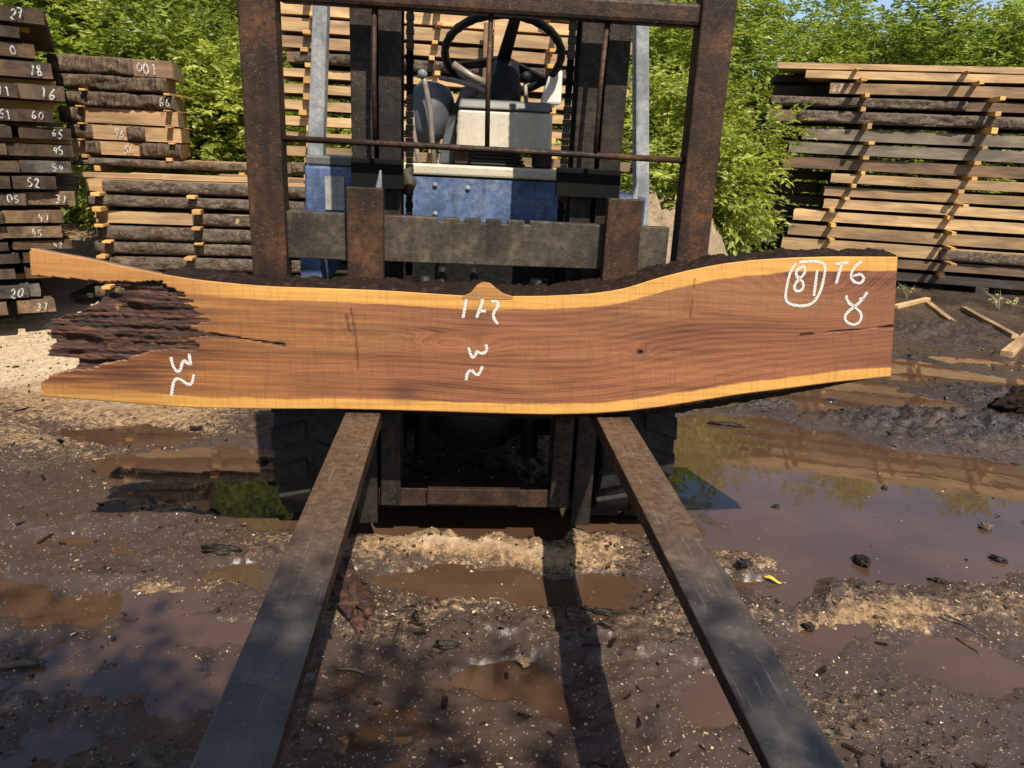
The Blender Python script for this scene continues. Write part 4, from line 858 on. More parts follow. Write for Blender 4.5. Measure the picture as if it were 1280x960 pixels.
lo = k.n('ShaderNodeMapRange', i_Value=wv); lo.inputs[1].default_value = .094; lo.inputs[2].default_value = .080
sm = k.math('MAXIMUM', up.outputs[0], lo.outputs[0])
gl = k.noise(k.n('ShaderNodeMapping', i_Vector=co, i_Scale=(.9, 1, 4.2)).outputs[0], 1.6, 4, .6, .5); heart = k.mix(k.ramp(gl, (.48, 0.0), (.66, .75)), heart, k.ramp(fib, (.3, (.15, .062, .020)), (.7, (.27, .125, .045)))); c = k.mix(k.math('MULTIPLY', k.attr('enddark'), .5), heart, (.115, .040, .021))
c = k.mix(k.math('MULTIPLY', k.attr('warm'), .75), c, k.ramp(fib, (.3, (.17, .060, .014)), (.7, (.34, .145, .036)))); c = k.mix(sm, c, sapc)
gd = k.ramp(fib, (.3, (.24, .10, .026)), (.7, (.40, .19, .055)))
c = k.mix(k.math('MULTIPLY', k.attr('gold'), .92), c, gd)
c = k.mix(k.math('MULTIPLY', k.attr('streak'), 1.0, True), c, k.ramp(fib, (.34, (.028, .010, .005)), (.52, (.11, .038, .013)), (.68, (.25, .095, .027))))
c = k.mix(k.math('MULTIPLY', k.attr('stain'), .8, True), c, (.045, .018, .011))
c = k.mix(k.attr('knot'), c, (.10, .04, .02))
c = k.mix(k.attr('crack'), c, (.008, .005, .004))
mp = k.n('ShaderNodeMapping', i_Vector=co); mp.inputs['Rotation'].default_value = (0, math.radians(5), 0)
smp = k.n('ShaderNodeMapping', i_Vector=mp.outputs[0]); smp.inputs['Scale'].default_value = (190, 1, 8); saw = k.noise(smp.outputs[0], 1.0, 3, .6)
sawm = k.noise(k.n('ShaderNodeMapping', i_Vector=co, i_Scale=(14, 1, 3)).outputs[0], 3.0, 4, .6)
sawf = k.math('MULTIPLY', saw, k.math('ADD', sawm, .35))
c = k.mix(k.math('MULTIPLY', k.ramp(sawf, (.25, .42), (.43, 0.0)), k.math('SUBTRACT', 1.0, k.math('MULTIPLY', k.math('MAXIMUM', sm, k.attr('gold')), .4))), c, (.09, .04, .018))
c = k.mix(k.ramp(pore, (.60, 0.0), (.72, .5)), c, (.08, .03, .015))
k.set('Base Color', c); k.set('Roughness', .62); k.set('Specular IOR Level', .35)
b = k.bump(sawf, .35, .0025); b = k.bump(pore, .25, .002, b); k.bump(k.attr('crack'), 1.0, -.012, b)
M['slab'] = k.m
k = NT('rotten_crumbling_wood'); co = k.coord('Object')
mp = k.n('ShaderNodeMapping', i_Vector=co); mp.inputs['Scale'].default_value = (9, 20, 85); f = k.noise(mp.outputs[0], 1.0, 6, .7, .5); n = k.noise(co, 30, 6, .7)
c = k.ramp(f, (.3, (.004, .002, .002)), (.48, (.030, .010, .005)), (.63, (.105, .038, .016)), (.83, (.25, .11, .04)))
c = k.mix(k.ramp(n, (.62, 0.0), (.70, .7)), c, (.03, .011, .007))
c = k.mix(k.ramp(k.noise(co, 11, 4, .7), (.66, 0.0), (.72, .6)), c, (.40, .22, .07))
k.set('Base Color', c); k.set('Roughness', .7); b = k.bump(f, 1.0, .012); k.bump(n, .7, .006, b)
M['rot'] = k.m
warp_y = .004 * fbm(Ag * 1.2, Bg * 2, 2, 95)
extrude_cells('wood_body', kc & ~rc, warp_y * 0, np.full_like(Ag, .062), [M['slab'], M['brown']], ATT, 1)
fibre = fbm(Ag * 4, Bg * 70, 5, 111); lump = fbm(Ag * 11, Bg * 26, 5, 113)
dep = .005 + .034 * np.abs(fibre) + .026 * np.clip(lump + .1, 0, 1) + .03 * blob(85, 425, .06, .012) + .03 * blob(130, 372, .05, .01) + .02 * blob(120, 455, .09, .008)
dep = dep * (.12 + .88 * sstep(0, .16, sl(268, 410)[0] - Ag)) ; dep = np.where(rotv, np.clip(dep, .001, .05), 0)
extrude_cells('rotten_end', kc & rc, dep, np.full_like(Ag, .058) + .0 * Ag, [M['rot']], {})
# bark along both edges
def bark(name, P, pxs, seed, sign, amp):
    aa = np.linspace(sl(*pxs[0][:2])[0], sl(*pxs[-1][:2])[0], 520); pa = np.array([sl(p[0], p[1])[0] for p in pxs]); pe = np.array([p[2] for p in pxs]) * .00245
    e = np.interp(aa, pa, pe); kk = 14; A, Q = np.meshgrid(aa, np.linspace(0, 1, kk), indexing='ij'); Eh = np.repeat(e[:, None], kk, 1)
    base = smooth_interp(A, P); n1 = fbm(A * 26, Q * 2.5 + seed, 4, seed); n2 = np.abs(fbm(A * 60, Q * 7, 3, seed + 4))
    n0 = fbm(A * 7, Q * 0 + seed, 3, seed + 9)
    hgt = Eh * (Q ** .55) * (1 + amp * (.8 * n1 + .5 * n0 - .5 * n2)) ; y = np.maximum(.001, .0015 + Q * .075 + .006 * n1 * np.minimum(1, Q * 5))
    B_ = base + sign * (np.maximum(hgt, 0) + .0015 + (.017 * Q * np.clip(Eh / .004, 0, 1) if sign < 0 else 0))
    v1 = np.stack([A, y, B_], -1).reshape(-1, 3); v2 = np.stack([A, y, base - sign * .004], -1).reshape(-1, 3); n = len(aa); idx = np.arange(n * kk).reshape(n, kk)
    F1 = np.stack([idx[:-1, :-1], idx[1:, :-1], idx[1:, 1:], idx[:-1, 1:]], -1).reshape(-1, 4); o = n * kk; F2 = F1[:, ::-1] + o; ex = []
    for i in range(n - 1):
        ex += [(idx[i, kk - 1], idx[i + 1, kk - 1], o + idx[i + 1, kk - 1], o + idx[i, kk - 1]), (idx[i + 1, 0], idx[i, 0], o + idx[i, 0], o + idx[i + 1, 0])]
    for j in range(kk - 1):
        ex += [(idx[0, j], idx[0, j + 1], o + idx[0, j + 1], o + idx[0, j]), (idx[-1, j + 1], idx[-1, j], o + idx[-1, j], o + idx[-1, j + 1])]
    return npmesh(name, np.concatenate([v1, v2]), np.concatenate([F1, F2, np.array(ex)]), [M['slabbark']], True, None, slab)
bark('bark_edge', TP, [(202, 343, 5), (215, 345, 10), (300, 355, 12), (400, 360, 13), (480, 363, 15), (560, 368, 13), (585, 369, 15), (600, 370, 19), (622, 371, 18), (645, 370, 14), (740, 367, 15), (780, 361, 14), (830, 346, 13), (880, 334, 11), (940, 325, 9), (1000, 322, 9), (1060, 320, 9), (1121, 321, 8)], 131, 1, .7)
bark('bark_edge', BP, [(340, 511, 0), (430, 511, 1), (440, 511, .5), (490, 512, 2), (530, 513, 5), (620, 516, 4), (680, 518, 6), (735, 517, 4), (800, 512, 5), (820, 509, 8), (860, 503, 12), (930, 492, 11), (1000, 483, 9), (1050, 478, 6), (1085, 473, 1)], 151, -1, .5)
# the rounded branch bump on the upper edge
KP = [sl(*p) for p in [(576, 371), (588, 366), (596, 357), (604, 352.5), (613, 354), (621, 361), (630, 367), (642, 370.5), (640, 375), (578, 375)]]
mb = MB().prism(KP, -.0012, .05); kb_ = mb.build('branch_bump', M['slab'], slab, (0, 0, 0), False, .003)
for nme, val in (('tv', .97), ('gold', .7), ('streak', .35), ('ring', .3)):
    a_ = kb_.data.attributes.new(nme, 'FLOAT', 'POINT'); a_.data.foreach_set('value', np.full(len(kb_.data.vertices), val, np.float32))
# chalk writing, stroke by stroke
def Z5(p): return (p[0] / 3.2, 290 + p[1] / 3.2)
def Z6(p): return (380 + p[0] / 3.048, 310 + p[1] / 3.048)
def Z7(p): return (780 + p[0] / 2.56, 290 + p[1] / 2.56)
CH = [(Z5, [[(685, 500), (688, 525), (700, 550), (715, 562), (725, 545), (728, 525), (737, 512), (750, 525), (763, 528)], [(757, 486), (763, 532)]]), (Z5, [[(686, 655), (690, 620), (697, 592), (712, 584), (730, 592), (745, 607), (760, 612), (771, 600), (775, 570)]]),
      (Z6, [[(620, 185), (606, 266)]]), (Z6, [[(650, 178), (685, 195), (672, 225), (657, 266)], [(668, 241), (693, 240)]]), (Z6, [[(713, 203), (736, 202), (742, 220), (722, 245), (720, 264), (738, 290)]]),
      (Z6, [[(627, 378), (632, 400), (643, 421), (655, 405), (660, 390), (668, 401), (690, 400), (698, 385), (693, 368)]]), (Z6, [[(618, 503), (622, 472), (640, 463), (655, 485), (668, 480), (680, 450)]]),
      (Z7, [[(552, 98), (530, 125), (512, 215), (530, 232), (570, 238), (605, 230), (630, 190), (645, 120), (640, 98), (600, 92), (560, 97)]]), (Z7, [[(575, 108), (553, 120), (548, 140), (575, 160), (573, 185), (550, 192), (542, 175), (555, 155), (582, 130), (575, 108)]]), (Z7, [[(618, 122), (607, 205)]]),
      (Z7, [[(675, 103), (718, 97)], [(697, 100), (678, 165)]]), (Z7, [[(760, 95), (738, 108), (722, 140), (735, 162), (758, 165), (770, 147), (755, 132), (732, 142)]]),
      (Z7, [[(710, 203), (715, 225), (740, 240), (762, 262), (755, 290), (730, 299), (706, 285), (707, 262), (735, 240), (760, 220), (778, 192)], [(752, 214), (768, 212)]])]
for fz_, sts in CH:
    mb = MB(); ribbons(mb, [[sl(*fz_(p)) for p in s_] for s_ in sts], .0086, lambda a, b: (a, -.0012, b), 0); mb.build('chalk_mark', M['chalk'], slab)
# ================================================================= TREES
def leafmat(name, a, b, tr_):
    k = NT(name); t = k.attr('tone'); oi = k.n('ShaderNodeObjectInfo')
    c = k.ramp(k.math('ADD', k.math('MULTIPLY', t, .8), k.math('MULTIPLY', oi.outputs['Random'], .2)), (.1, a), (.9, b))
    k.set('Base Color', c); k.set('Roughness', .42); k.set('Specular IOR Level', .45)
    tl = k.n('ShaderNodeBsdfTranslucent'); k.link(k.mix(.5, c, tr_), tl.inputs[0]); mx = k.n('ShaderNodeMixShader', i_0=.46)
    k.link(k.b.outputs[0], mx.inputs[1]); k.link(tl.outputs[0], mx.inputs[2]); k.link(mx.outputs[0], k.out.inputs[0]); return k.m
M['leaf'] = leafmat('fresh_green_leaf', (.045, .085, .012), (.36, .42, .06), (.34, .44, .04))
M['leafb'] = leafmat('yellow_green_leaf', (.07, .115, .014), (.42, .46, .075), (.44, .50, .06))
M['trunk'] = plain('grey_brown_twig_bark', (.10, .08, .06), .9, 0, .4, .6, 30)
def crown(seed, rx_, rz_, zc_, lobes=64, sprays=24, ll=.115, mat='leaf', zmin=.15):
    r = np.random.default_rng(seed); V = []; Fq = []; tone = []
    # lobe centres, spread through an uneven ellipsoid
    d = r.normal(size=(lobes, 3)); d /= np.linalg.norm(d, axis=1)[:, None]; rad = r.uniform(.35, 1, lobes) ** .5
    bumpy = .78 + .4 * r.random(lobes); C = d * rad[:, None] * bumpy[:, None] * np.array([rx_, rx_, rz_]); C[:, 2] += zc_; C = C[C[:, 2] > zmin]; lobes = len(C)
    lr = r.uniform(.24, .56, lobes) * rx_ / 1.6; ltone = np.clip(r.normal(.5, .22, lobes), 0, 1)
    P = np.repeat(C, sprays, 0); n = len(P); sd = r.normal(size=(n, 3)); sd /= np.linalg.norm(sd, axis=1)[:, None]
    P = P + sd * (np.repeat(lr, sprays) * r.random(n) ** .4)[:, None]
    out = P - np.array([0, 0, zc_ - .4]); out /= np.linalg.norm(out, axis=1)[:, None]
    dr = out * .8 + sd * .7 + np.array([0, 0, .35]) + r.normal(size=(n, 3)) * .25; dr /= np.linalg.norm(dr, axis=1)[:, None]
    st = np.clip(np.repeat(ltone, sprays) + r.normal(0, .18, n), 0, 1)
    side = np.cross(dr, np.array([0, 0, 1.0])); side /= np.linalg.norm(side, axis=1)[:, None] + 1e-6; upv = np.cross(side, dr)
    K = 9; ln = r.uniform(.26, .42, n)
    Vs = []; T = []
    for j in range(K):
        fr = .15 + .85 * (j // 2) / 4; s_ = 0 if j == K - 1 else (1 if j % 2 else -1)
        base = P + dr * (ln * fr)[:, None] - np.array([0, 0, 1]) * (ln * fr ** 2 * .35)[:, None]
        ld = dr * (.55 if s_ else 1) + side * (s_ * .85) - np.array([0, 0, .28]) + r.normal(size=(n, 3)) * .22; ld /= np.linalg.norm(ld, axis=1)[:, None]
        nn = np.cross(ld, side * (1 if s_ else 1) + r.normal(size=(n, 3)) * .35 + (dr if s_ else 0) * .5); nn /= np.linalg.norm(nn, axis=1)[:, None] + 1e-6; nn *= np.sign(nn[:, 2:3] + .2)
        wd = np.cross(nn, ld); L = (ll * .9 * r.uniform(.5, 1.3, n))[:, None]; w = L * r.uniform(.19, .27, n)[:, None]
        a0 = base; a1 = base + ld * L * .45 - nn * w * .12; a2 = base + ld * L - nn * L * .18
        l = base + ld * L * .42 + wd * w + nn * w * .45; rr_ = base + ld * L * .42 - wd * w + nn * w * .45
        Vs.append(np.stack([a0, l, a2, a1, rr_], 1)); T.append(np.repeat(np.clip(st + r.normal(0, .12, n), 0, 1)[:, None], 5, 1))
    Vs = np.concatenate(Vs).reshape(-1, 3); T = np.concatenate(T).ravel(); m = len(Vs) // 5; o = np.arange(m)[:, None] * 5
    Fq = np.concatenate([o + np.array([[0, 3, 2, 1]]), o + np.array([[0, 4, 2, 3]])])
    return npmesh('crown', Vs, Fq, [M[mat]], False, {'tone': T})
def trunkmesh(seed, hgt, spread, n=5):
    r = random.Random(seed); mb = MB()
    for i in range(n):
        a = 2 * math.pi * i / n + r.uniform(-.4, .4); s_ = r.uniform(.3, 1) * spread; hh = hgt * r.uniform(.7, 1)
        P = [(.08 * math.cos(a), .08 * math.sin(a), -.1)]
        for q in range(1, 6): f = q / 5; P.append((s_ * f ** 1.3 * math.cos(a) + r.uniform(-.06, .06), s_ * f ** 1.3 * math.sin(a) + r.uniform(-.06, .06), hh * f))
        mb.tube(P, [.045, .04, .033, .025, .016, .006], 7)
        for _ in range(5):
            b = Vector(P[r.randint(1, 4)]); t = Vector((r.uniform(-1, 1), r.uniform(-1, 1), r.uniform(.1, .9))).normalized() * r.uniform(.3, .8)
            mb.tube([b, b + t * .5 + Vector((0, 0, .05)), b + t], [.014, .009, .004], 5)
    return mb.build('trunk', M['trunk'], None, (0, 0, 0), True)
PROTO = []
for i, (rx_, rz_, zc_, mt, ll) in enumerate([(1.75, 2.6, 2.75, 'leaf', .125), (1.6, 2.3, 2.4, 'leafb', .13), (1.9, 2.9, 3.0, 'leaf', .115), (1.3, 1.35, 1.4, 'leafb', .125), (1.5, 2.2, 2.3, 'leaf', .14)]):
    PROTO.append((crown(300 + i, rx_, rz_, zc_, 84, 26, ll, mt), trunkmesh(400 + i, zc_ + rz_ * .7, rx_ * .7)))
used = set()
def tree(kind, x, y, sc, label, rot=None, szf=1.0, z=None, name='leafy_tree', cat='tree', group='trees behind the lumber yard'):
    c0, t0 = PROTO[kind]; root = empty(name, (x, y, hz(x, y) - .05 if z is None else z), random.uniform(0, 6.28) if rot is None else rot); root.scale = (sc, sc, sc * szf)
    tag(root, label, cat, group)
    for src in (c0, t0):
        o = src if src.name not in used else src.copy()
        if o is src: used.add(src.name)
        else: COL.objects.link(o)
        o.parent = root
    return root
# (px where its middle shows, distance, kind, scale, label)
TREES = [(-60, 9.6, 0, 1.0, 'green tree behind the tall dark stack at the left edge'), (60, 9.2, 1, 1.0, 'bright yellow-green tree above the tall left stack'), (150, 9.8, 2, .95, 'green tree rising over the thick bark slabs'), (235, 8.9, 4, .95, 'long leaved green tree between the bark slabs and the forklift'),
         (300, 9.8, 0, 1.0, 'dense green tree directly behind the left backrest post'), (380, 10.6, 2, 1.0, 'green tree showing through the gap left of the mast'), (500, 11.2, 0, 1.0, 'tree behind the board stack, left of the steering wheel'), (640, 11.5, 2, 1.0, 'tree behind the board stack, right of the steering wheel'), (740, 10.8, 1, 1.0, 'yellow-green tree behind the right mast rail'),
         (792, 12.2, 4, 1.0, 'green tree seen beside the pale guard leg'), (842, 13.4, 1, 1.0, 'bright tree behind the right backrest post'), (925, 14.0, 2, 1.0, 'tall green tree left of the right lumber stack'), (1010, 13.0, 4, .95, 'long leaved tree above the left end of the right stack'), (1090, 12.8, 0, 1.0, 'green tree above the middle of the right stack'),
         (1180, 13.0, 2, 1.0, 'dark green tree above the right part of the right stack'), (1270, 12.6, 1, 1.1, 'yellow-green tree at the right edge of the photo'), (1380, 12.8, 0, 1.0, 'green tree beyond the right edge of the stack'), (1500, 13, 4, 1.0, 'green tree furthest to the right beyond the stack'), (-180, 9.8, 2, 1.0, 'green tree furthest to the left beyond the dark stack'),
         (215, 13.0, 2, 1.05, 'taller back row tree behind the bark slabs'), (420, 13.5, 0, 1.1, 'back row tree behind the mast'), (620, 14, 2, 1.1, 'back row tree behind the steering wheel'), (830, 13.0, 0, 1.15, 'back row tree behind the pale guard leg'), (1050, 16, 2, 1.1, 'back row tree behind the right stack, left one'), (1230, 16, 0, 1.15, 'back row tree behind the right stack, right one'), (40, 13, 0, .95, 'back row tree above the tall left stack')]
for px, D, kd, sc, lb in TREES:
    p = at(px, 200, D); tree(kd, p[0], p[1], sc, lb, szf=random.uniform(.70, .82))
SHR = [(878, 8.8, .36, 'low bright bush under the right backrest post'), (838, 10.6, .5, 'bushy shrub at the left end of the right stack'), (962, 13.2, .9, 'shrub hidden behind the dark left ends of the right stack'), (255, 7.9, .8, 'shrub beside the bark slabs, low on the left'), (300, 7.7, .7, 'small shrub left of the backrest post'), (840, 8.6, .8, 'shrub behind the sandy heap')]
for px, D, sc, lb in SHR:
    p = at(px, 260, D); tree(3, p[0], p[1], sc, lb, name='leafy_shrub', cat='shrub', group='shrubs in front of the trees')
# dry dust-coloured heap seen between the guard leg and the post
hp = at(836, 255, 7.6); gx, gy = np.meshgrid(np.linspace(-1, 1, 70), np.linspace(-1, 1, 70), indexing='ij'); q = np.sqrt(gx ** 2 + gy ** 2)
hh = np.clip(1 - q ** 1.6, -.1, 1) * 1.08 * (1 + .6 * fbm(gx * 2.2, gy * 2.2, 5, 7)) + .02 * fbm(gx * 14, gy * 14, 3, 8)
idx = np.arange(4900).reshape(70, 70); k = NT('dry_sandy_soil'); co = k.coord('Object'); n = k.noise(co, 22, 6, .7)
k.set('Base Color', k.ramp(n, (.3, (.16, .11, .065)), (.7, (.30, .225, .14)))); k.set('Roughness', .95); k.bump(n, .8, .02)
o = npmesh('sawdust_heap', np.stack([gx * .85, gy * .8, hh - .06], -1).reshape(-1, 3), np.stack([idx[:-1, :-1], idx[1:, :-1], idx[1:, 1:], idx[:-1, 1:]], -1).reshape(-1, 4), [k.m])
o.location = (hp[0], hp[1], hz(hp[0], hp[1])); tag(o, 'pale sandy sawdust heap beyond the forklift, right of the guard leg', 'heap', None)
# the tree behind the viewpoint whose shade falls on the foreground
def shade_tree(x, y, z, kd, sc, lb, szf=1.0):
    c0, _ = PROTO[kd]; root = empty('leafy_tree', (x, y, hz(x, y) - .05)); tag(root, lb, 'tree', 'trees behind the viewpoint')
    c = c0.copy(); COL.objects.link(c); c.parent = root; c.location = (0, 0, z); c.scale = (sc, sc, sc * szf); c.rotation_euler = (0, 0, random.uniform(0, 6))
    mb = MB(); mb.tube([(0, 0, -.1), (.05, .02, z * .5), (0, .05, z + .5), (.1, 0, z + 2 * sc)], [.13, .11, .09, .03], 10)
    mb.tube([(0, .05, z + .3), (.5, .1, z + 1.0)], [.05, .02], 8); mb.build('trunk', M['trunk'], root, (0, 0, 0), True)
SHADE = [(.75, -2.75, 3.0, 3, .8), (-.45, -2.6, 3.0, 3, .85), (1.9, -3.1, 3.1, 3, .6)]
SL = ['leafy tree standing behind the viewpoint, shading the fork tips', 'leafy tree behind the viewpoint, shading the left foreground', 'leafy tree behind the viewpoint on the right']
for a, lb in zip(SHADE, SL): shade_tree(a[0], a[1], a[2], a[3], a[4], lb)

# ================================================================= SMALL THINGS ON THE GROUND
def on(px, py, z=None):
    p = gnd(px, py, .03)
    for _ in range(4): p = gnd(px, py, hz(p[0], p[1]))
    return p
for (xa, ya, xb, yb_, w, t, mt, lb) in [(1118, 386, 1159, 376, .06, .035, 'pale', 'short pale offcut beside the right end of the slab'), (1160, 381, 1206, 418, .055, .03, 'tan', 'thin tan offcut pointing towards the puddle, right of the slab end'), (1203, 388, 1268, 424, .055, .04, 'tan', 'long tan offcut lying in the mud left of the edge'), (1257, 447, 1300, 412, .085, .05, 'pale', 'thick pale offcut cut by the right edge of the photo'),
                                    (100, 338, 146, 346, .10, .03, 'tan', 'flat tan offcut lying before the low stack'), (96, 362, 140, 350, .09, .03, 'pale', 'pale offcut on dry ground beside the tall left stack'), (88, 372, 118, 376, .1, .03, 'tan', 'tan offcut on dry ground under the slab tip')]:
    a = on(xa, ya); b = on(xb, yb_); d = b - a; L = float(np.hypot(d[0], d[1]))
    mb = board_mesh(L, w, t, random.randint(1, 999), .002); o = mb.build('wood_offcut', [M[mt], M['pale']], None)
    o.location = ((a[0] + b[0]) / 2, (a[1] + b[1]) / 2, max((a[2] + b[2]) / 2, 0) + .004); o.rotation_euler = (0, -math.atan2(b[2] - a[2], L), math.atan2(d[1], d[0])); tag(o, lb, 'offcut', 'loose offcuts on the ground')
def lump(px, py, sx, sy, sz, mat, name, lb, cat, group=None, rz=0.0, seed=1):
    bm = bmesh.new(); bmesh.ops.create_icosphere(bm, subdivisions=4, radius=1)
    P = np.array([v.co[:] for v in bm.verts]); n = fbm(P[:, 0] * 1.6 + seed, P[:, 1] * 1.6 + P[:, 2] * 1.3, 4, seed) * .7 + fbm(P[:, 0] * 2.2, P[:, 1] * 8 + P[:, 2] * 8, 4, seed + 3) * .5
    for v, k_ in zip(bm.verts, n): v.co = Vector((v.co.x * sx, v.co.y * sy, v.co.z * sz)) * (1 + k_)
    me = bpy.data.meshes.new(name); bm.to_mesh(me); bm.free(); me.materials.append(M[mat]); me.polygons.foreach_set('use_smooth', [True] * len(me.polygons))
    o = bpy.data.objects.new(name, me); COL.objects.link(o); p = on(px, py); o.location = (p[0], p[1], max(p[2], 0) + sz * .45); o.rotation_euler = (0, 0, rz); return tag(o, lb, cat, group)
lump(440, 752, .045, .16, .035, 'rot', 'rotten_wood_chunk', 'red-brown rotten wood chunk beside the left fork', 'wood chunk', None, .35, 5)
lump(1284, 512, .20, .09, .085, 'slabbark', 'log_chunk', 'short dark log chunk at the right edge in the mud', 'log', None, .2, 8)
mats_mud = plain('black_wet_clod', (.016, .012, .009), .55, 0, .6, 1.0, 70); M['clod'] = mats_mud
for i, (px, py, sx, sy, sz, rz, mt, lb) in enumerate([(905, 541, .085, .016, .012, -.1, 'clod', 'long black bark shred floating in the puddle by the right tyre'), (1075, 714, .022, .035, .02, .3, 'clod', 'black clod at the near shore of the right puddle'), (1012, 786, .02, .014, .012, 0, 'clod', 'small black clod on the near shore, right of the right fork'), (1102, 628, .014, .012, .008, 0, 'clod', 'tiny dark bit floating in the middle of the right puddle'),
    (968, 648, .016, .01, .007, .3, 'clod', 'dark leaf scrap floating in the puddle, nearer the fork'), (1230, 668, .028, .018, .014, .6, 'bark', 'brown bark piece at the right side of the puddle'), (1245, 708, .035, .016, .012, -.6, 'clod', 'black bark piece lying below the brown one, right shore'), (930, 705, .025, .018, .014, .2, 'clod', 'black clod beside the right fork, in pale sawdust'), (1175, 730, .03, .012, .01, -.3, 'clod', 'flat black bark shred on the right shore'),
    (1055, 918, .055, .012, .010, 0, 'bark', 'dark bark strip near the tip of the right fork'), (327, 582, .022, .016, .012, 0, 'clod', 'black clod beside the left tyre'), (262, 645, .022, .01, .01, -.4, 'bark', 'brown chip at the edge of the slab shadow'), (342, 613, .02, .01, .006, 0, 'clod', 'flat dark scrap floating in the slab shadow'), (245, 535, .03, .01, .007, .3, 'clod', 'dark stick lying on pale mud under the slab'),
    (590, 653, .025, .018, .016, 0, 'clod', 'dark stone beneath the mast crossbar'), (558, 808, .035, .012, .014, .1, 'clod', 'black bark bit between the forks'), (655, 828, .016, .012, .01, 0, 'pale', 'pale round chip between the forks'), (520, 775, .012, .03, .014, .2, 'clod', 'upright black shred between the forks'), (755, 770, .05, .012, .012, -.15, 'clod', 'black shred at the end of the fork shadow'), (275, 690, .06, .02, .02, .1, 'clod', 'black mud ridge left of the left fork')]):
    lump(px, py, sx, sy, sz, mt, 'bark_fragment', lb, 'bark fragment', 'scraps lying in the mud', rz, 20 + i)
p0 = on(-6, 838); p1 = on(56, 832); mb = MB(); mb.tube([p0 + [0, 0, .01], (p0 + p1) / 2 + [0, 0, .014], p1 + [0, 0, .012]], [.008, .009, .007], 8); o = mb.build('stick', M['bark'], None, (p0 + p1) / 2, True); o.location = (p0 + p1) / 2; tag(o, 'thin dark red stick at the left edge of the foreground', 'stick')
for i, (a, b, lb) in enumerate([((1195, 800), (1240, 838), 'thin dark twig on the right foreground mud'), ((1180, 770), (1235, 800), 'bent dark twig right of the pale sawdust'), ((1205, 770), (1275, 752), 'grey twig at the right edge of the shore'), ((310, 800), (335, 808), 'pale splinter left of the left fork'), ((455, 843), (420, 838), 'dark splinter by the inner edge of the left fork')]):
    p0 = on(*a); p1 = on(*b); m_ = (p0 + p1) / 2 + np.array([.01, 0, .012]); mb = MB(); mb.tube([p0 + [0, 0, .006], m_, p1 + [0, 0, .006]], [.004, .0035, .002], 6); o = mb.build('twig', M['bark' if i < 3 else 'tan'], None, m_, True); o.location = m_; tag(o, lb, 'twig', 'twigs in the mud')
# yellow leaf
p = on(966, 727); k = NT('yellow_leaf'); k.set('Base Color', (.55, .36, .03, 1)); k.set('Roughness', .5)
mb = MB(); n = 10; vs = []; fs = []
for i in range(n + 1):
    f = i / n; w = .011 * math.sin(math.pi * f ** .8) ** .8; x = (f - .5) * .06; z = .008 + .008 * math.sin(f * 5); yc = -.012 * math.sin(f * 2.6)
    vs += [(x, yc - w, z + .004), (x, yc, z), (x, yc + w, z + .005)]
for i in range(n): fs += [(3 * i, 3 * i + 1, 3 * i + 4, 3 * i + 3), (3 * i + 1, 3 * i + 2, 3 * i + 5, 3 * i + 4)]
mb.add(vs, fs); mb.tube([(.03, -.006, .008), (.042, -.012, .01)], .0012, 5); o = mb.build('fallen_leaf', k.m, None, (0, 0, 0), True); o.location = (p[0], p[1], max(p[2], 0)); o.rotation_euler = (0, 0, -.25); tag(o, 'single yellow leaf lying on the mud right of the fork', 'leaf')
# weeds by the right stack
k = NT('dry_weed'); k.set('Base Color', (.30, .27, .13, 1)); k.set('Roughness', .7); M['weed'] = k.m
for px, py, hh, lb in ((1134, 372, .16, 'pale dry weed sprouting beside the slab end'), (1248, 388, .22, 'pale dry weed standing before the right stack'), (1268, 384, .10, 'flattened dry weed at the right edge')):
    p = on(px, py); mb = MB()
    for i in range(9):
        a = random.uniform(0, 6.28); s_ = random.uniform(.3, .8) * hh * (2 if hh < .12 else 1); mb.tube([(0, 0, -.01), (s_ * .4 * math.cos(a), s_ * .4 * math.sin(a), hh * .55), (s_ * math.cos(a), s_ * math.sin(a), hh * random.uniform(.5, 1))], [.003, .0025, .001], 5)
        for q in range(3): f = random.uniform(.4, .95); b = np.array([s_ * f * math.cos(a), s_ * f * math.sin(a), hh * f * .8]); a2 = random.uniform(0, 6.28); mb.add([b, b + [.03 * math.cos(a2), .03 * math.sin(a2), .012], b + [.045 * math.cos(a2 + .2), .045 * math.sin(a2 + .2), .0]], [(0, 1, 2)])
    o = mb.build('dry_weed', M['weed'], None); o.location = tuple(p); tag(o, lb, 'weed', 'weeds by the right stack')
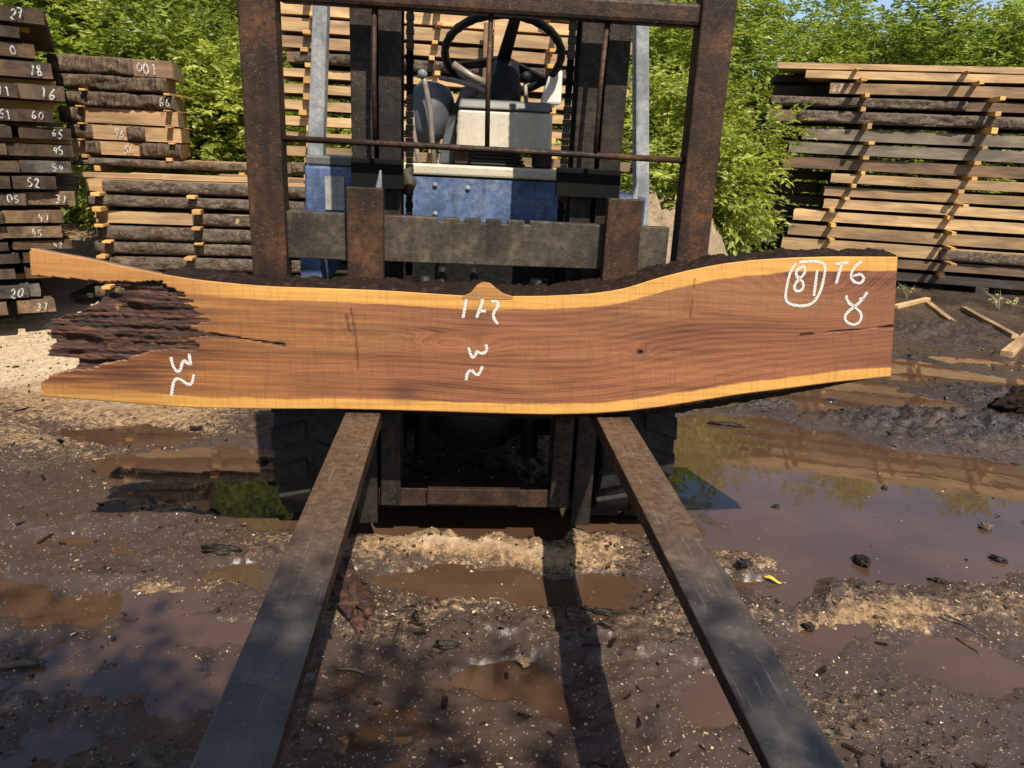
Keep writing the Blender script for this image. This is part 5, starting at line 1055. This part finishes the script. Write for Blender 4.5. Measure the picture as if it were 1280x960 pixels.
# sawdust chips and mud crumbs
def scatter(name, n, mat, smin, smax, flat, region, dens, label, cat, floaty=0.0, seed=1, elong=(.9, 2.0)):
    r = np.random.default_rng(seed); D = r.uniform(0, 1, n * 6) ** 1.15 * (region[1] - region[0]) + region[0]; X = r.uniform(-1, 1, n * 6) * (D * .85 + .35)
    wx, wy = warp(X, D); w = dens(X, D, wx, wy); hh = height(X, D); ok = (r.random(len(D)) < w) & ((hh > -.002) | (r.random(len(D)) < floaty)); X, D, hh = X[ok][:n], D[ok][:n], np.maximum(hh[ok][:n], .0)
    n = len(X); s = smin * (smax / smin) ** (r.random(n) ** 2.0); ax = r.normal(size=(n, 3)); ax[:, 2] *= .35; ax /= np.linalg.norm(ax, axis=1)[:, None]
    t2 = np.cross(ax, r.normal(size=(n, 3)) * .35 + np.array([0, 0, 1])); t2 /= np.linalg.norm(t2, axis=1)[:, None]; t3 = np.cross(ax, t2)
    el = r.uniform(*elong, n); c = np.stack([X, D, hh + s * flat * .6], -1); vs = []
    for q1, q2, q3 in ((-1, -1, -1), (1, -1, -1), (1, 1, -1), (-1, 1, -1), (-1, -1, 1), (1, -1, 1), (1, 1, 1), (-1, 1, 1)):
        jit = r.uniform(.55, 1.15, (n, 3)); vs.append(c + ax * (s * el * q1 * .5)[:, None] * jit[:, :1] + t2 * (s * .5 * q2)[:, None] * jit[:, 1:2] + t3 * (s * flat * q3 * .5)[:, None] * jit[:, 2:])
    V = np.stack(vs, 1).reshape(-1, 3); o = np.arange(n)[:, None] * 8
    Fa = np.concatenate([o + np.array([f]) for f in ((0, 3, 2, 1), (4, 5, 6, 7), (0, 1, 5, 4), (1, 2, 6, 5), (2, 3, 7, 6), (3, 0, 4, 7))]); ob = npmesh(name, V, Fa, [mat], False, {'tone': np.repeat(r.random(n), 8)}); return tag(ob, label, cat, None, 'stuff')
k = NT('sawdust_chip'); t = k.attr('tone'); k.set('Base Color', k.ramp(t, (0, (.07, .045, .028)), (.45, (.20, .135, .08)), (.85, (.36, .26, .16)), (1.0, (.50, .42, .30)))); k.set('Roughness', .7)
scatter('wood_chips', 20000, k.m, .0014, .0078, .3, (.55, 4.6), lambda X, D, wx, wy:   .05 + .95 * np.clip(gauss(TAN, wx, wy) + .5 * fbm(X * 4, D * 4, 3, 33), 0, 1), 'pale sawdust and small wood chips strewn over the mud', 'wood chips', .06, 5)
k = NT('mud_crumb'); t = k.attr('tone'); k.set('Base Color', k.ramp(t, (0, (.010, .008, .006)), (.7, (.035, .025, .018)), (1.0, (.08, .055, .036)))); k.set('Roughness', .32)
scatter('mud_crumbs', 9000, k.m, .003, .012, .7, (.55, 6.2), lambda X, D, wx, wy: np.clip(.10 + 5 * gauss(HEAP, wx, wy) + .55 * fbm(X * 3, D * 3, 4, 35), 0, 1), 'dark wet mud crumbs and bark bits over the yard', 'mud crumbs', .03, 6)

scatter('bark_shreds', 330, M['slabbark'], .006, .016, .5, (.7, 6.0), lambda X, D, wx, wy: np.clip(.15 + 3 * gauss(HEAP, wx, wy) + .5 * fbm(X * 2.4, D * 2.4, 3, 36), 0, 1), 'dark splinters and bark shreds lying in the mud', 'bark shreds', .08, 9, (2.5, 7.0))
# ================================================================= LIGHT, SKY, CAMERA
SUN = Vector((.28, -.73, 1.0)).normalized(); el = math.asin(SUN.z); az = math.atan2(SUN.x, SUN.y)
nt = W.node_tree; bg = nt.nodes['Background']; sky = nt.nodes.new('ShaderNodeTexSky'); sky.sky_type = 'NISHITA'; sky.sun_disc = False
sky.sun_elevation = el; sky.sun_rotation = az; sky.air_density = 1.0; sky.dust_density = .8
nt.links.new(sky.outputs[0], bg.inputs[0]); bg.inputs[1].default_value = .09
ld = bpy.data.lights.new('sun', 'SUN'); ld.energy = 4.6; ld.angle = math.radians(.53); ld.color = (1.0, .91, .77); lo_ = bpy.data.objects.new('sun', ld); COL.objects.link(lo_)
lo_.rotation_euler = SUN.to_track_quat('Z', 'Y').to_euler(); lo_.location = (3, -6, 9)
cd = bpy.data.cameras.new('camera'); cam = bpy.data.objects.new('camera', cd); COL.objects.link(cam); cd.sensor_width = 36; cd.lens = F / 1280 * 36; cd.clip_start = .05; cd.clip_end = 2000
Mx = Matrix([list(r_) for r_ in CM]).to_4x4(); Mx.translation = Vector(CAMP); cam.matrix_world = Mx; S.camera = cam
S.view_settings.view_transform = 'Standard'; S.view_settings.look = 'None'; S.view_settings.exposure = 0.8; S.view_settings.gamma = 1; S.view_settings.use_curve_mapping = False
S.render.resolution_x = 1024; S.render.resolution_y = 768
S.cycles.max_bounces = 6; S.cycles.transparent_max_bounces = 12; S.cycles.use_denoising = True
